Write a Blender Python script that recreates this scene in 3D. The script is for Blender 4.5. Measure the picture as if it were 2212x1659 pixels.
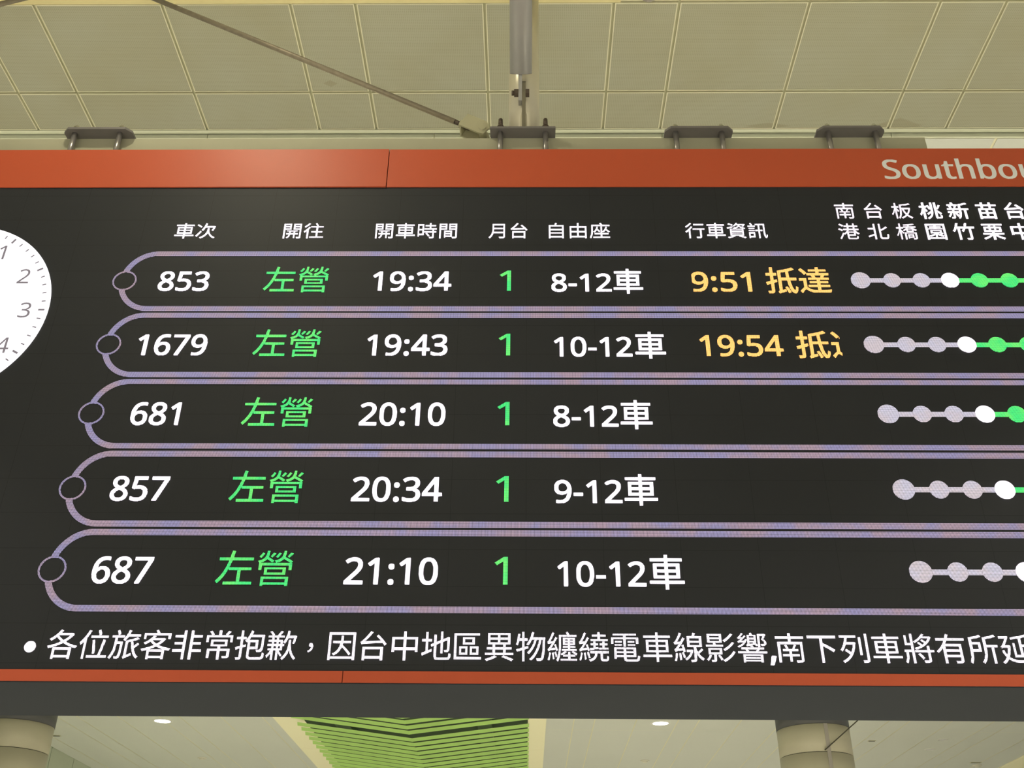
import bpy, bmesh, math, random
from mathutils import Vector, Matrix

random.seed(7)
for o in list(bpy.data.objects):
    bpy.data.objects.remove(o)
SC = bpy.context.scene
COL = SC.collection
EYE = 1.6                      # camera height above the floor

# ------------------------------------------------------------------ camera
F_PX, PITCH, YAW, ROLL = 2220.42, 0.5402039, 0.01623002, 0.00986253
cam_d = bpy.data.cameras.new('camera')
cam = bpy.data.objects.new('camera', cam_d)
COL.objects.link(cam)
fw = Vector((-math.sin(YAW) * math.cos(PITCH), math.cos(YAW) * math.cos(PITCH), math.sin(PITCH)))
rt = Vector((math.cos(YAW), math.sin(YAW), 0))
up = rt.cross(fw)
r2 = math.cos(ROLL) * rt + math.sin(ROLL) * up
u2 = -math.sin(ROLL) * rt + math.cos(ROLL) * up
m = Matrix((r2, u2, -fw)).transposed().to_4x4()
m.translation = Vector((0, 0, EYE))
cam.matrix_world = m
cam_d.sensor_fit = 'HORIZONTAL'
cam_d.sensor_width = 36.0
cam_d.lens = F_PX / 2212.0 * 36.0
cam_d.clip_start = 0.05
cam_d.clip_end = 300
SC.camera = cam

# ------------------------------------------------------------------ world, exposure
w = bpy.data.worlds.new('hall')
SC.world = w
w.use_nodes = True
w.node_tree.nodes['Background'].inputs[0].default_value = (1.0, 0.97, 0.86, 1)
w.node_tree.nodes['Background'].inputs[1].default_value = 0.4
vs = SC.view_settings
vs.view_transform = 'Standard'
vs.look = 'None'
vs.gamma = 1
vs.use_curve_mapping = False
vs.exposure = 0.0

# recessed downlights (x, y, watts), seen ones and added unseen ones; each is built as a thing further down
KEY_W, FILL_W, FAR_W = 42, 182, 280
LAMP_COL = (1.0, 0.95, 0.82)
KEY_COL = (1.0, 0.92, 0.66)

# ------------------------------------------------------------------ letter outlines, thousandths of an em: advance, closed loops of x, y
GLYPHS = {
    '車': (1000, [[461, -83, 457, 67, 53, 70, 57, 135, 459, 139, 457, 217, 158, 220, 158, 602, 457, 606, 458, 680, 89, 681, 83, 684, 84, 747, 457, 749, 461, 840, 535, 839, 539, 749, 915, 748, 917, 684, 911, 681, 538, 680, 539, 606, 843, 606, 845, 220, 539, 217, 536, 139, 948, 135, 951, 70, 539, 67, 536, -80], [232, 280, 457, 278, 459, 380, 234, 382], [538, 280, 769, 280, 772, 380, 539, 382], [231, 443, 457, 441, 459, 539, 234, 542], [536, 443, 770, 442, 772, 539, 539, 542]]),
    '次': (1000, [[298, -83, 242, -25, 343, 34, 420, 97, 481, 166, 522, 239, 549, 311, 567, 416, 569, 543, 648, 545, 647, 411, 678, 302, 720, 207, 765, 139, 825, 74, 902, 19, 959, -7, 911, -72, 861, -49, 811, -16, 737, 52, 696, 107, 655, 180, 620, 262, 577, 166, 503, 66, 420, -8], [107, 24, 44, 75, 118, 175, 252, 377, 307, 330, 199, 152, 117, 30, 111, 22], [820, 375, 766, 402, 764, 407, 808, 507, 834, 595, 470, 595, 408, 461, 361, 386, 291, 425, 344, 511, 386, 602, 422, 707, 455, 839, 530, 826, 533, 820, 496, 680, 498, 669, 861, 669, 875, 673, 932, 643, 877, 480, 830, 376], [248, 581, 170, 644, 59, 716, 102, 770, 189, 721, 294, 643, 294, 634]]),
    '開': (1000, [[93, -81, 90, 793, 452, 797, 453, 461, 164, 457, 164, -75, 161, -81], [289, -75, 241, -30, 270, -8, 312, 39, 336, 80, 358, 157, 352, 162, 234, 164, 233, 220, 239, 226, 357, 226, 360, 330, 357, 335, 252, 337, 252, 395, 748, 395, 748, 337, 639, 335, 633, 330, 634, 228, 766, 226, 769, 220, 766, 162, 634, 160, 633, -57, 567, -57, 566, 160, 430, 162, 423, 157, 404, 75, 375, 16, 333, -39], [720, -76, 699, -7, 702, -3, 820, -5, 841, 7, 842, 457, 542, 461, 542, 793, 911, 797, 917, 793, 917, 16, 912, -25, 904, -43, 889, -58, 857, -72, 811, -77], [426, 230, 566, 228, 566, 333, 428, 334], [164, 520, 380, 518, 383, 602, 166, 605], [614, 520, 839, 517, 842, 602, 616, 605], [164, 661, 380, 658, 383, 734, 380, 740, 166, 740], [614, 661, 839, 658, 842, 734, 839, 740, 616, 740]]),
    '往': (1000, [[180, -81, 177, 366, 75, 272, 69, 275, 32, 343, 97, 398, 161, 464, 218, 534, 270, 614, 335, 589, 255, 461, 255, -75, 252, -81], [325, -49, 319, -43, 320, 22, 603, 25, 602, 278, 385, 284, 389, 351, 602, 353, 603, 575, 352, 577, 351, 648, 930, 649, 930, 577, 681, 575, 682, 352, 900, 348, 898, 281, 682, 280, 681, 25, 957, 22, 957, -47], [84, 572, 47, 634, 107, 679, 162, 730, 208, 780, 248, 836, 316, 811, 318, 807, 285, 761, 231, 698, 143, 615], [634, 654, 595, 739, 550, 816, 552, 821, 616, 844, 668, 761, 703, 684]]),
    '時': (1000, [[634, -78, 611, -8, 748, -9, 762, 2, 764, 275, 389, 278, 383, 284, 383, 343, 761, 345, 764, 457, 384, 459, 378, 461, 378, 525, 630, 528, 630, 653, 425, 655, 422, 716, 425, 722, 630, 723, 631, 839, 702, 841, 707, 722, 922, 720, 920, 655, 707, 655, 705, 530, 961, 527, 961, 459, 836, 457, 836, 348, 952, 345, 955, 284, 952, 278, 836, 275, 836, -11, 831, -34, 820, -51, 793, -67, 748, -76], [80, 35, 78, 775, 360, 775, 363, 120, 148, 117, 143, 35], [570, 36, 512, 130, 447, 207, 502, 242, 536, 211, 582, 157, 635, 75, 580, 37], [145, 189, 291, 189, 289, 417, 147, 416], [147, 484, 290, 484, 289, 706, 145, 702]]),
    '間': (1000, [[93, -81, 90, 793, 452, 795, 453, 457, 165, 452, 165, -75, 161, -81], [707, -81, 680, -6, 816, -5, 834, 1, 840, 11, 840, 448, 546, 452, 544, 793, 911, 797, 917, 793, 917, 20, 913, -20, 899, -48, 870, -67, 830, -76], [316, -38, 312, 375, 684, 376, 685, 16, 384, 14, 380, -36], [381, 75, 611, 73, 615, 166, 384, 169], [381, 230, 611, 227, 615, 316, 384, 319], [167, 511, 380, 510, 383, 598, 166, 599], [617, 511, 837, 511, 840, 598, 616, 599], [165, 657, 380, 655, 383, 734, 380, 740, 167, 739], [615, 657, 839, 656, 839, 737, 617, 739]]),
    '月': (1000, [[84, -78, 31, -25, 84, 31, 125, 89, 163, 170, 190, 266, 203, 361, 208, 470, 208, 784, 820, 785, 822, 20, 816, -11, 803, -39, 766, -63, 720, -72, 561, -76, 555, -70, 527, -2, 530, 3, 711, 1, 737, 11, 742, 30, 739, 232, 261, 232, 231, 134, 198, 61, 144, -20], [273, 307, 739, 305, 742, 470, 739, 476, 285, 475], [283, 548, 739, 545, 742, 711, 284, 712]]),
    '台': (1000, [[180, -77, 180, 340, 822, 339, 820, -76, 743, -77, 739, -26, 257, -26, 252, -78], [255, 52, 739, 49, 741, 266, 257, 269], [861, 389, 798, 474, 257, 444, 161, 435, 130, 427, 102, 498, 143, 523, 217, 593, 326, 720, 416, 843, 484, 814, 487, 807, 399, 693, 318, 602, 236, 520, 239, 517, 739, 540, 742, 543, 709, 580, 602, 684, 602, 690, 657, 727, 715, 675, 826, 561, 922, 439, 916, 427]]),
    '自': (1000, [[166, -81, 165, 702, 416, 705, 457, 842, 540, 830, 494, 707, 498, 703, 851, 702, 852, -74, 776, -75, 770, -26, 243, -26, 238, -80], [240, 48, 770, 45, 774, 189, 770, 194, 243, 194], [240, 266, 770, 264, 774, 407, 243, 410], [240, 484, 770, 482, 774, 625, 770, 631, 243, 631]]),
    '由': (1000, [[116, -81, 116, 645, 457, 645, 460, 839, 530, 840, 535, 834, 539, 645, 888, 643, 886, -75, 812, -75, 807, -18, 193, -18, 188, -80], [190, 61, 457, 58, 457, 278, 193, 278], [535, 61, 807, 58, 810, 275, 539, 278], [190, 357, 457, 353, 458, 570, 191, 570], [535, 357, 807, 353, 809, 570, 537, 570]]),
    '座': (1000, [[84, -72, 28, -34, 72, 80, 99, 207, 113, 398, 116, 733, 530, 733, 531, 739, 482, 820, 548, 846, 572, 816, 620, 733, 948, 731, 949, 666, 943, 664, 189, 664, 185, 370, 172, 202, 140, 48, 118, -20, 94, -70], [193, -55, 193, 13, 533, 16, 530, 160, 257, 160, 255, 166, 257, 227, 533, 230, 533, 620, 606, 620, 607, 333, 659, 380, 703, 443, 736, 520, 756, 602, 770, 605, 820, 597, 818, 566, 792, 470, 866, 408, 951, 325, 907, 277, 766, 412, 718, 343, 661, 286, 607, 324, 607, 228, 889, 227, 891, 166, 889, 160, 607, 159, 606, 16, 948, 13, 953, 7, 953, -52], [252, 273, 200, 316, 252, 367, 294, 430, 331, 520, 352, 606, 416, 599, 408, 543, 390, 475, 476, 393, 513, 352, 513, 343, 470, 299, 408, 370, 361, 412, 303, 320, 269, 284]]),
    '行': (1000, [[193, -81, 192, 357, 189, 360, 80, 260, 27, 320, 107, 388, 177, 457, 240, 530, 307, 625, 311, 624, 377, 598, 267, 443, 267, -80], [570, -76, 548, -4, 689, -6, 711, -4, 727, 7, 727, 430, 393, 432, 391, 502, 952, 505, 952, 432, 805, 430, 805, 16, 799, -25, 790, -43, 766, -63, 739, -72], [80, 563, 36, 620, 39, 625, 166, 727, 222, 784, 266, 840, 337, 811, 294, 757, 215, 675, 148, 615], [439, 708, 439, 781, 925, 781, 927, 775, 925, 708]]),
    '資': (1000, [[107, -76, 56, -25, 61, -20, 211, 19, 348, 73, 415, 43, 366, 15, 270, -26, 152, -67], [875, -77, 720, -10, 597, 34, 648, 74, 880, -6, 941, -34], [184, 81, 184, 485, 375, 488, 349, 539, 443, 565, 516, 601, 567, 643, 601, 702, 607, 705, 670, 693, 659, 666, 674, 648, 707, 620, 766, 584, 857, 547, 928, 530, 889, 474, 852, 484, 739, 532, 684, 568, 630, 618, 583, 575, 525, 537, 452, 505, 392, 489, 831, 484, 830, 81], [255, 134, 752, 131, 758, 134, 758, 198, 257, 201], [255, 252, 752, 249, 758, 252, 758, 316, 257, 318], [255, 370, 752, 367, 758, 370, 758, 430, 257, 433], [75, 493, 47, 552, 53, 557, 316, 636, 328, 634, 334, 578], [825, 614, 773, 634, 822, 693, 830, 707, 825, 710, 489, 710, 398, 624, 342, 661, 392, 702, 431, 743, 467, 793, 492, 839, 498, 840, 557, 830, 530, 767, 884, 769, 930, 755, 916, 725, 871, 657, 834, 614], [307, 683, 198, 731, 102, 764, 99, 770, 128, 816, 134, 817, 293, 763, 339, 739]]),
    '訊': (1000, [[548, -78, 544, 339, 539, 344, 408, 348, 411, 414, 544, 416, 544, 707, 539, 712, 420, 714, 419, 780, 852, 783, 858, 780, 856, 320, 865, 148, 873, 89, 887, 34, 907, 14, 917, 57, 924, 143, 968, 93, 963, 39, 949, -16, 937, -43, 916, -63, 898, -67, 880, -63, 843, -34, 815, 39, 797, 143, 786, 284, 781, 711, 620, 712, 615, 707, 615, 416, 748, 413, 749, 348, 616, 342, 615, -75], [89, -67, 86, 270, 370, 273, 370, -19, 152, -19, 147, -25, 145, -66], [147, 48, 307, 44, 310, 207, 148, 209], [93, 347, 87, 352, 87, 402, 93, 406, 373, 402, 370, 347], [89, 478, 87, 534, 93, 538, 372, 534, 372, 480, 366, 477], [48, 610, 47, 666, 52, 669, 409, 666, 407, 608], [225, 682, 155, 811, 207, 844, 248, 780, 281, 716]]),
    '南': (1000, [[675, -81, 651, -20, 652, -14, 793, -14, 807, -9, 812, 2, 811, 492, 191, 493, 190, -75, 116, -78, 114, 561, 457, 565, 458, 666, 66, 669, 60, 675, 62, 739, 452, 740, 458, 743, 461, 840, 540, 839, 543, 740, 940, 739, 939, 669, 541, 666, 543, 564, 888, 561, 888, -7, 881, -39, 866, -58, 834, -72], [461, -59, 460, 111, 245, 116, 248, 176, 460, 180, 457, 277, 267, 280, 270, 338, 378, 339, 349, 407, 319, 457, 325, 463, 375, 478, 411, 424, 438, 361, 381, 339, 548, 338, 571, 370, 623, 480, 684, 463, 685, 457, 620, 339, 739, 336, 740, 280, 534, 276, 533, 180, 752, 176, 758, 170, 758, 116, 534, 112, 533, -57]]),
    '港': (1000, [[502, -67, 452, -49, 429, -16, 423, 30, 420, 304, 352, 232, 307, 196, 275, 228, 270, 225, 204, 80, 130, -64, 75, -31, 64, -16, 136, 111, 223, 298, 270, 267, 280, 269, 339, 319, 381, 366, 445, 461, 443, 467, 268, 470, 270, 536, 445, 539, 443, 651, 312, 652, 311, 718, 443, 719, 448, 840, 517, 839, 520, 719, 711, 719, 715, 839, 784, 840, 789, 719, 936, 716, 934, 651, 789, 651, 786, 539, 965, 534, 961, 467, 793, 467, 791, 461, 824, 407, 866, 355, 911, 310, 978, 261, 925, 206, 866, 251, 798, 325, 793, 141, 492, 139, 496, 16, 511, 1, 530, -3, 798, -3, 820, 6, 831, 20, 848, 106, 907, 82, 905, 39, 895, -2, 881, -34, 861, -54, 843, -63, 802, -69], [494, 202, 725, 201, 728, 302, 493, 303], [469, 366, 767, 366, 711, 467, 525, 467], [202, 406, 130, 458, 37, 507, 75, 560, 102, 553, 157, 525, 246, 466, 249, 461, 217, 416, 207, 403], [518, 539, 711, 536, 714, 648, 520, 651], [257, 664, 161, 735, 89, 775, 87, 780, 130, 831, 230, 777, 299, 725]]),
    '北': (1000, [[325, -72, 320, 154, 70, 49, 35, 120, 321, 230, 323, 507, 66, 510, 64, 584, 320, 586, 323, 820, 393, 823, 399, 820, 399, -66, 393, -72], [684, -57, 639, -53, 607, -41, 579, -11, 569, 20, 565, 61, 565, 816, 570, 822, 639, 822, 642, 816, 643, 491, 780, 578, 889, 665, 946, 602, 830, 520, 642, 407, 642, 75, 651, 30, 666, 19, 680, 17, 848, 17, 869, 25, 886, 52, 894, 89, 901, 207, 907, 223, 973, 189, 967, 89, 945, -2, 925, -31, 907, -45, 880, -55]]),
    '板': (1000, [[366, -81, 307, -39, 340, 16, 372, 89, 409, 230, 426, 384, 427, 743, 720, 778, 880, 819, 927, 761, 889, 746, 702, 706, 503, 684, 501, 548, 866, 546, 907, 534, 908, 516, 885, 416, 853, 320, 807, 221, 758, 139, 803, 89, 848, 50, 964, -20, 917, -80, 911, -80, 852, -49, 807, -17, 707, 81, 602, -13, 520, -63, 484, -77, 441, -20, 516, 19, 570, 56, 663, 143, 618, 225, 582, 307, 531, 475, 507, 476, 500, 466, 495, 343, 486, 261, 458, 120, 413, -2], [198, -77, 195, 407, 136, 248, 75, 131, 69, 130, 32, 198, 72, 257, 122, 361, 163, 475, 191, 575, 61, 577, 58, 643, 195, 648, 198, 838, 261, 840, 267, 834, 269, 648, 386, 643, 384, 577, 267, 575, 269, 543, 385, 366, 339, 312, 272, 448, 268, 448, 267, -75], [711, 207, 748, 266, 781, 334, 812, 420, 825, 475, 601, 475, 615, 416, 646, 330, 692, 234]]),
    '橋': (1000, [[389, -81, 389, 318, 932, 316, 932, -16, 925, -43, 907, -63, 866, -76, 770, -78, 746, -20, 843, -17, 862, -7, 860, 257, 461, 258, 458, -75, 452, -81], [189, -78, 184, 377, 122, 207, 70, 113, 32, 175, 86, 270, 122, 357, 158, 466, 177, 552, 52, 555, 51, 620, 186, 625, 187, 839, 252, 840, 255, 625, 365, 620, 361, 553, 256, 552, 255, 475, 370, 302, 330, 250, 255, 384, 255, -75], [534, -27, 531, 202, 788, 202, 788, 20, 589, 18, 584, -27], [586, 70, 730, 69, 731, 152, 589, 155], [502, 365, 498, 480, 393, 404, 346, 452, 434, 514, 493, 573, 521, 611, 380, 612, 376, 670, 557, 673, 583, 734, 411, 731, 395, 780, 648, 797, 848, 824, 888, 775, 784, 756, 661, 742, 656, 739, 634, 675, 948, 672, 948, 614, 788, 611, 816, 576, 870, 524, 930, 482, 970, 461, 967, 457, 925, 408, 875, 437, 820, 481, 816, 365], [564, 416, 748, 414, 751, 498, 566, 501], [565, 552, 755, 552, 711, 612, 602, 612]]),
    '桃': (1000, [[370, -82, 324, -30, 411, 31, 467, 98, 495, 152, 509, 193, 526, 280, 520, 281, 380, 162, 344, 230, 461, 310, 531, 366, 532, 834, 534, 840, 598, 840, 600, 357, 581, 207, 563, 143, 539, 89, 495, 20, 439, -36], [175, -78, 170, 374, 118, 220, 70, 126, 29, 198, 72, 275, 113, 375, 145, 480, 168, 575, 48, 577, 44, 643, 170, 647, 174, 839, 243, 840, 247, 648, 342, 643, 342, 580, 248, 577, 245, 543, 367, 370, 320, 318, 258, 430, 248, 446, 246, 443, 245, -75], [784, -66, 748, -63, 726, -52, 706, -25, 700, 2, 702, 840, 766, 840, 768, 834, 769, 366, 793, 386, 802, 385, 931, 261, 968, 216, 920, 170, 867, 234, 769, 330, 768, 30, 773, 11, 789, 3, 889, 6, 899, 25, 903, 48, 907, 121, 972, 93, 957, -7, 934, -49, 907, -63, 880, -67], [461, 459, 418, 575, 373, 666, 425, 689, 472, 607, 518, 489, 516, 482], [830, 464, 782, 489, 845, 607, 882, 693, 889, 695, 951, 666, 868, 511, 839, 465]]),
    '園': (1000, [[84, -81, 82, 793, 916, 795, 917, -80, 848, -81, 844, -43, 839, -38, 157, -38, 151, -80], [153, 34, 843, 32, 843, 726, 153, 725], [452, 59, 448, 204, 339, 137, 225, 87, 182, 134, 339, 202, 393, 233, 450, 275, 267, 280, 269, 448, 733, 448, 736, 293, 770, 277, 787, 261, 691, 189, 780, 140, 802, 126, 801, 120, 761, 82, 670, 136, 520, 207, 517, 61], [632, 216, 639, 214, 661, 228, 719, 275, 716, 277, 539, 277, 524, 266, 530, 259], [331, 325, 666, 323, 668, 398, 666, 403, 334, 403], [207, 494, 207, 542, 460, 543, 461, 603, 266, 605, 260, 607, 260, 648, 457, 651, 462, 657, 466, 708, 528, 707, 534, 651, 741, 648, 739, 605, 534, 605, 534, 542, 794, 539, 794, 498, 789, 494]]),
    '新': (1000, [[780, -76, 776, 430, 770, 432, 623, 430, 622, 307, 614, 216, 594, 107, 575, 43, 548, -20, 520, -66, 516, -68, 461, -25, 490, 25, 512, 80, 527, 125, 544, 220, 553, 348, 555, 743, 761, 788, 866, 822, 924, 766, 834, 737, 630, 695, 623, 689, 625, 501, 958, 498, 957, 433, 849, 430, 849, -70, 843, -76], [184, -58, 163, 2, 239, 5, 248, 8, 251, 16, 251, 270, 52, 273, 50, 334, 52, 340, 248, 340, 251, 439, 48, 442, 47, 507, 164, 511, 150, 584, 127, 648, 134, 653, 184, 664, 199, 639, 218, 584, 229, 525, 181, 511, 189, 508, 320, 508, 339, 548, 378, 666, 443, 653, 444, 643, 393, 511, 516, 508, 518, 443, 320, 440, 319, 343, 506, 339, 508, 275, 319, 270, 319, 2, 313, -25, 302, -40, 270, -54], [93, 31, 43, 70, 95, 143, 134, 232, 139, 235, 193, 221, 190, 202, 154, 120], [443, 52, 361, 211, 411, 238, 463, 152, 494, 84], [61, 674, 60, 730, 66, 735, 252, 735, 256, 739, 249, 757, 215, 825, 280, 844, 339, 735, 498, 735, 503, 730, 503, 675, 498, 673]]),
    '竹': (1000, [[252, -81, 247, -75, 245, 561, 198, 559, 143, 448, 93, 372, 27, 416, 84, 503, 135, 607, 211, 841, 285, 825, 230, 639, 500, 634, 498, 562, 324, 561, 323, -75, 320, -81], [602, -78, 575, 1, 711, -1, 725, 2, 732, 11, 731, 561, 584, 561, 531, 452, 480, 373, 419, 416, 475, 507, 521, 602, 562, 716, 592, 834, 598, 841, 668, 825, 616, 636, 960, 634, 957, 562, 811, 562, 809, 557, 809, 2, 798, -39, 780, -58, 743, -72]]),
    '苗': (1000, [[157, -81, 157, 501, 851, 498, 849, -80, 780, -81, 775, -36, 230, -36, 224, -80], [228, 34, 459, 34, 460, 202, 230, 206], [535, 34, 775, 33, 775, 206, 534, 204], [228, 275, 457, 274, 460, 430, 230, 433], [535, 275, 775, 274, 777, 430, 534, 431], [289, 541, 284, 655, 56, 657, 56, 720, 61, 726, 284, 726, 289, 840, 361, 838, 366, 726, 630, 726, 635, 730, 637, 839, 707, 840, 711, 726, 939, 726, 944, 720, 943, 656, 711, 655, 707, 541, 635, 543, 635, 652, 630, 655, 366, 655, 363, 543]]),
    '栗': (1000, [[466, -81, 460, -75, 457, 178, 384, 110, 289, 42, 166, -27, 93, -56, 45, 2, 47, 7, 130, 37, 239, 92, 334, 156, 399, 211, 61, 214, 56, 216, 58, 280, 457, 281, 460, 357, 466, 360, 538, 357, 538, 284, 543, 281, 944, 280, 943, 214, 601, 211, 675, 147, 766, 87, 866, 38, 957, 4, 911, -54, 907, -57, 820, -21, 707, 43, 616, 109, 539, 181, 538, -75, 534, -81], [125, 382, 125, 628, 343, 631, 347, 716, 343, 722, 66, 722, 66, 786, 936, 784, 934, 722, 648, 722, 642, 716, 643, 632, 872, 630, 870, 381], [197, 443, 345, 443, 347, 566, 198, 568], [419, 443, 570, 442, 573, 566, 417, 566], [644, 443, 798, 442, 800, 566, 643, 567], [417, 634, 570, 631, 572, 720, 420, 722]]),
    '中': (1000, [[461, -78, 456, 248, 175, 249, 170, 187, 95, 189, 95, 657, 456, 661, 460, 839, 534, 840, 539, 660, 901, 657, 901, 193, 826, 193, 826, 243, 820, 249, 539, 249, 536, -75], [172, 325, 457, 324, 457, 586, 175, 587], [536, 325, 825, 324, 825, 586, 539, 587]]),
    '左': (1000, [[234, -51, 234, 23, 560, 25, 560, 320, 339, 323, 334, 385, 286, 270, 226, 161, 159, 66, 80, -18, 29, 39, 125, 148, 199, 266, 273, 434, 318, 584, 70, 586, 67, 657, 334, 659, 369, 834, 375, 840, 443, 830, 447, 825, 416, 660, 930, 658, 931, 589, 925, 586, 398, 586, 339, 398, 902, 395, 902, 323, 636, 320, 636, 25, 943, 23, 949, 20, 948, -49]]),
    '營': (1000, [[170, -81, 170, 155, 858, 152, 856, -80, 785, -80, 780, -51, 239, -51, 234, -81], [236, 7, 780, 5, 783, 93, 780, 99, 239, 99], [234, 214, 234, 400, 773, 398, 770, 214], [303, 266, 693, 265, 699, 270, 699, 343, 693, 349, 307, 349, 301, 343], [89, 333, 83, 339, 84, 516, 47, 570, 148, 606, 189, 633, 208, 652, 236, 698, 250, 739, 260, 830, 266, 840, 325, 840, 328, 834, 317, 734, 300, 680, 425, 600, 454, 580, 453, 575, 407, 532, 348, 576, 270, 623, 243, 592, 198, 560, 98, 518, 870, 517, 870, 522, 816, 558, 698, 627, 661, 592, 620, 564, 570, 541, 511, 523, 474, 580, 575, 615, 611, 640, 641, 670, 659, 702, 672, 743, 689, 840, 753, 839, 749, 780, 726, 684, 730, 680, 861, 607, 931, 561, 895, 520, 916, 517, 919, 511, 916, 333, 846, 334, 844, 452, 839, 456, 157, 456, 153, 334], [111, 656, 67, 684, 113, 734, 148, 793, 193, 775, 195, 766, 163, 711, 132, 670, 116, 655], [534, 656, 485, 684, 517, 716, 570, 794, 618, 770, 576, 702], [393, 670, 354, 689, 425, 791, 484, 768, 432, 702, 398, 668], [820, 670, 787, 689, 866, 793, 927, 770, 928, 766, 917, 752, 834, 667]]),
    '抵': (1000, [[89, -77, 66, -6, 157, -5, 170, -1, 175, 7, 176, 270, 57, 234, 35, 307, 176, 352, 176, 561, 170, 567, 52, 567, 49, 634, 175, 640, 176, 834, 180, 840, 243, 840, 249, 834, 251, 639, 358, 634, 357, 569, 251, 566, 249, 375, 348, 403, 359, 334, 249, 293, 249, -7, 240, -39, 216, -62, 189, -71], [398, -77, 373, -20, 398, -2, 414, 30, 414, 720, 698, 783, 843, 831, 902, 773, 726, 716, 738, 493, 743, 464, 945, 461, 943, 392, 749, 389, 769, 243, 788, 161, 814, 80, 842, 30, 870, 10, 886, 16, 903, 61, 916, 151, 967, 116, 949, 20, 930, -33, 914, -57, 893, -72, 866, -73, 839, -65, 816, -49, 773, 2, 746, 61, 723, 134, 697, 261, 680, 389, 489, 392, 485, 25, 593, 49, 597, -11], [684, -64, 598, 132, 647, 143, 711, 20, 736, -43], [485, 466, 672, 466, 657, 703, 487, 670]]),
    '達': (1000, [[89, -58, 43, 2, 120, 88, 172, 125, 173, 370, 170, 376, 48, 376, 48, 445, 245, 443, 245, 125, 311, 75, 352, 51, 420, 28, 552, 17, 743, 19, 964, 34, 945, -34, 939, -40, 530, -49, 434, -40, 366, -22, 302, 10, 225, 68, 207, 72, 169, 48, 94, -57], [584, 51, 581, 148, 575, 151, 310, 152, 311, 210, 578, 211, 578, 284, 357, 285, 353, 339, 575, 342, 581, 348, 581, 402, 575, 408, 320, 410, 320, 463, 461, 465, 463, 470, 421, 561, 448, 573, 302, 574, 299, 630, 578, 634, 578, 707, 361, 708, 359, 761, 580, 765, 582, 839, 652, 840, 657, 764, 881, 761, 881, 711, 875, 708, 657, 708, 657, 633, 945, 630, 943, 574, 784, 572, 813, 561, 761, 466, 930, 465, 930, 408, 657, 408, 655, 402, 657, 342, 889, 342, 894, 339, 893, 287, 657, 285, 656, 211, 934, 210, 938, 157, 934, 151, 657, 151, 653, 52], [502, 466, 717, 466, 695, 475, 737, 570, 493, 574, 491, 570, 516, 525, 534, 480, 530, 474], [216, 599, 158, 675, 72, 761, 72, 766, 125, 804, 208, 730, 276, 643]]),
    '各': (1000, [[207, -83, 207, 277, 795, 275, 793, -81, 720, -81, 717, -39, 711, -36, 280, -36, 275, -83], [277, 34, 716, 32, 717, 207, 280, 209], [66, 254, 32, 316, 34, 320, 230, 375, 320, 410, 435, 466, 352, 533, 275, 610, 184, 537, 116, 490, 58, 543, 148, 602, 230, 669, 307, 752, 375, 847, 445, 820, 389, 736, 770, 738, 818, 707, 794, 666, 745, 607, 684, 547, 578, 466, 625, 438, 743, 388, 870, 347, 961, 326, 965, 320, 920, 257, 907, 259, 816, 283, 711, 319, 607, 365, 507, 421, 407, 369, 289, 319, 170, 279], [496, 511, 511, 510, 584, 560, 639, 605, 697, 666, 330, 669, 324, 657, 375, 605]]),
    '位': (1000, [[184, -77, 181, 480, 84, 367, 80, 366, 40, 439, 112, 520, 181, 620, 241, 730, 289, 836, 352, 817, 355, 811, 318, 720, 255, 598, 255, -75], [330, -38, 330, 33, 676, 34, 708, 152, 735, 284, 773, 530, 852, 517, 794, 220, 749, 39, 752, 33, 952, 33, 952, -38], [507, 82, 501, 93, 467, 348, 436, 507, 498, 523, 504, 520, 540, 352, 577, 107, 575, 101], [370, 587, 369, 652, 375, 658, 911, 658, 914, 652, 911, 585], [620, 670, 572, 825, 639, 846, 668, 775, 691, 693]]),
    '旅': (1000, [[84, -76, 31, -34, 98, 84, 139, 216, 158, 370, 159, 598, 157, 603, 52, 605, 51, 670, 439, 674, 439, 603, 230, 603, 227, 598, 230, 474, 410, 470, 399, 120, 390, 30, 377, -20, 357, -50, 334, -63, 302, -68, 219, -66, 202, -2, 293, -3, 308, 7, 316, 25, 331, 120, 341, 343, 339, 405, 230, 405, 213, 230, 181, 102, 127, -16], [516, -73, 477, -16, 495, 7, 509, 48, 510, 498, 725, 555, 866, 608, 925, 557, 843, 524, 743, 494, 736, 489, 738, 480, 770, 325, 820, 364, 893, 434, 945, 389, 791, 257, 820, 180, 865, 98, 907, 44, 959, -2, 907, -63, 860, -20, 819, 30, 784, 89, 732, 211, 706, 302, 674, 470, 661, 472, 582, 452, 582, 48, 589, 46, 730, 109, 742, 43, 557, -46], [470, 490, 412, 534, 462, 598, 504, 670, 540, 757, 566, 841, 637, 825, 600, 711, 602, 706, 945, 702, 943, 636, 570, 636, 513, 543], [243, 682, 190, 816, 193, 821, 252, 841, 281, 784, 309, 707]]),
    '客': (1000, [[234, -78, 230, 210, 75, 173, 37, 239, 243, 291, 334, 323, 431, 366, 361, 419, 298, 478, 225, 428, 143, 384, 95, 439, 189, 487, 270, 545, 335, 607, 380, 663, 457, 648, 416, 588, 711, 588, 725, 591, 775, 561, 740, 511, 680, 449, 577, 366, 670, 328, 757, 301, 861, 277, 962, 261, 916, 191, 778, 216, 777, -75, 702, -76, 698, -45, 307, -45, 302, -78], [305, 20, 698, 18, 701, 161, 307, 165], [282, 230, 735, 230, 616, 269, 502, 323, 389, 269], [497, 407, 511, 409, 580, 456, 656, 525, 357, 528, 353, 525, 356, 520, 402, 474], [80, 560, 80, 749, 470, 749, 475, 752, 434, 830, 502, 849, 566, 749, 920, 749, 923, 743, 920, 560, 848, 562, 843, 681, 157, 681, 151, 675, 149, 561]]),
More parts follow.
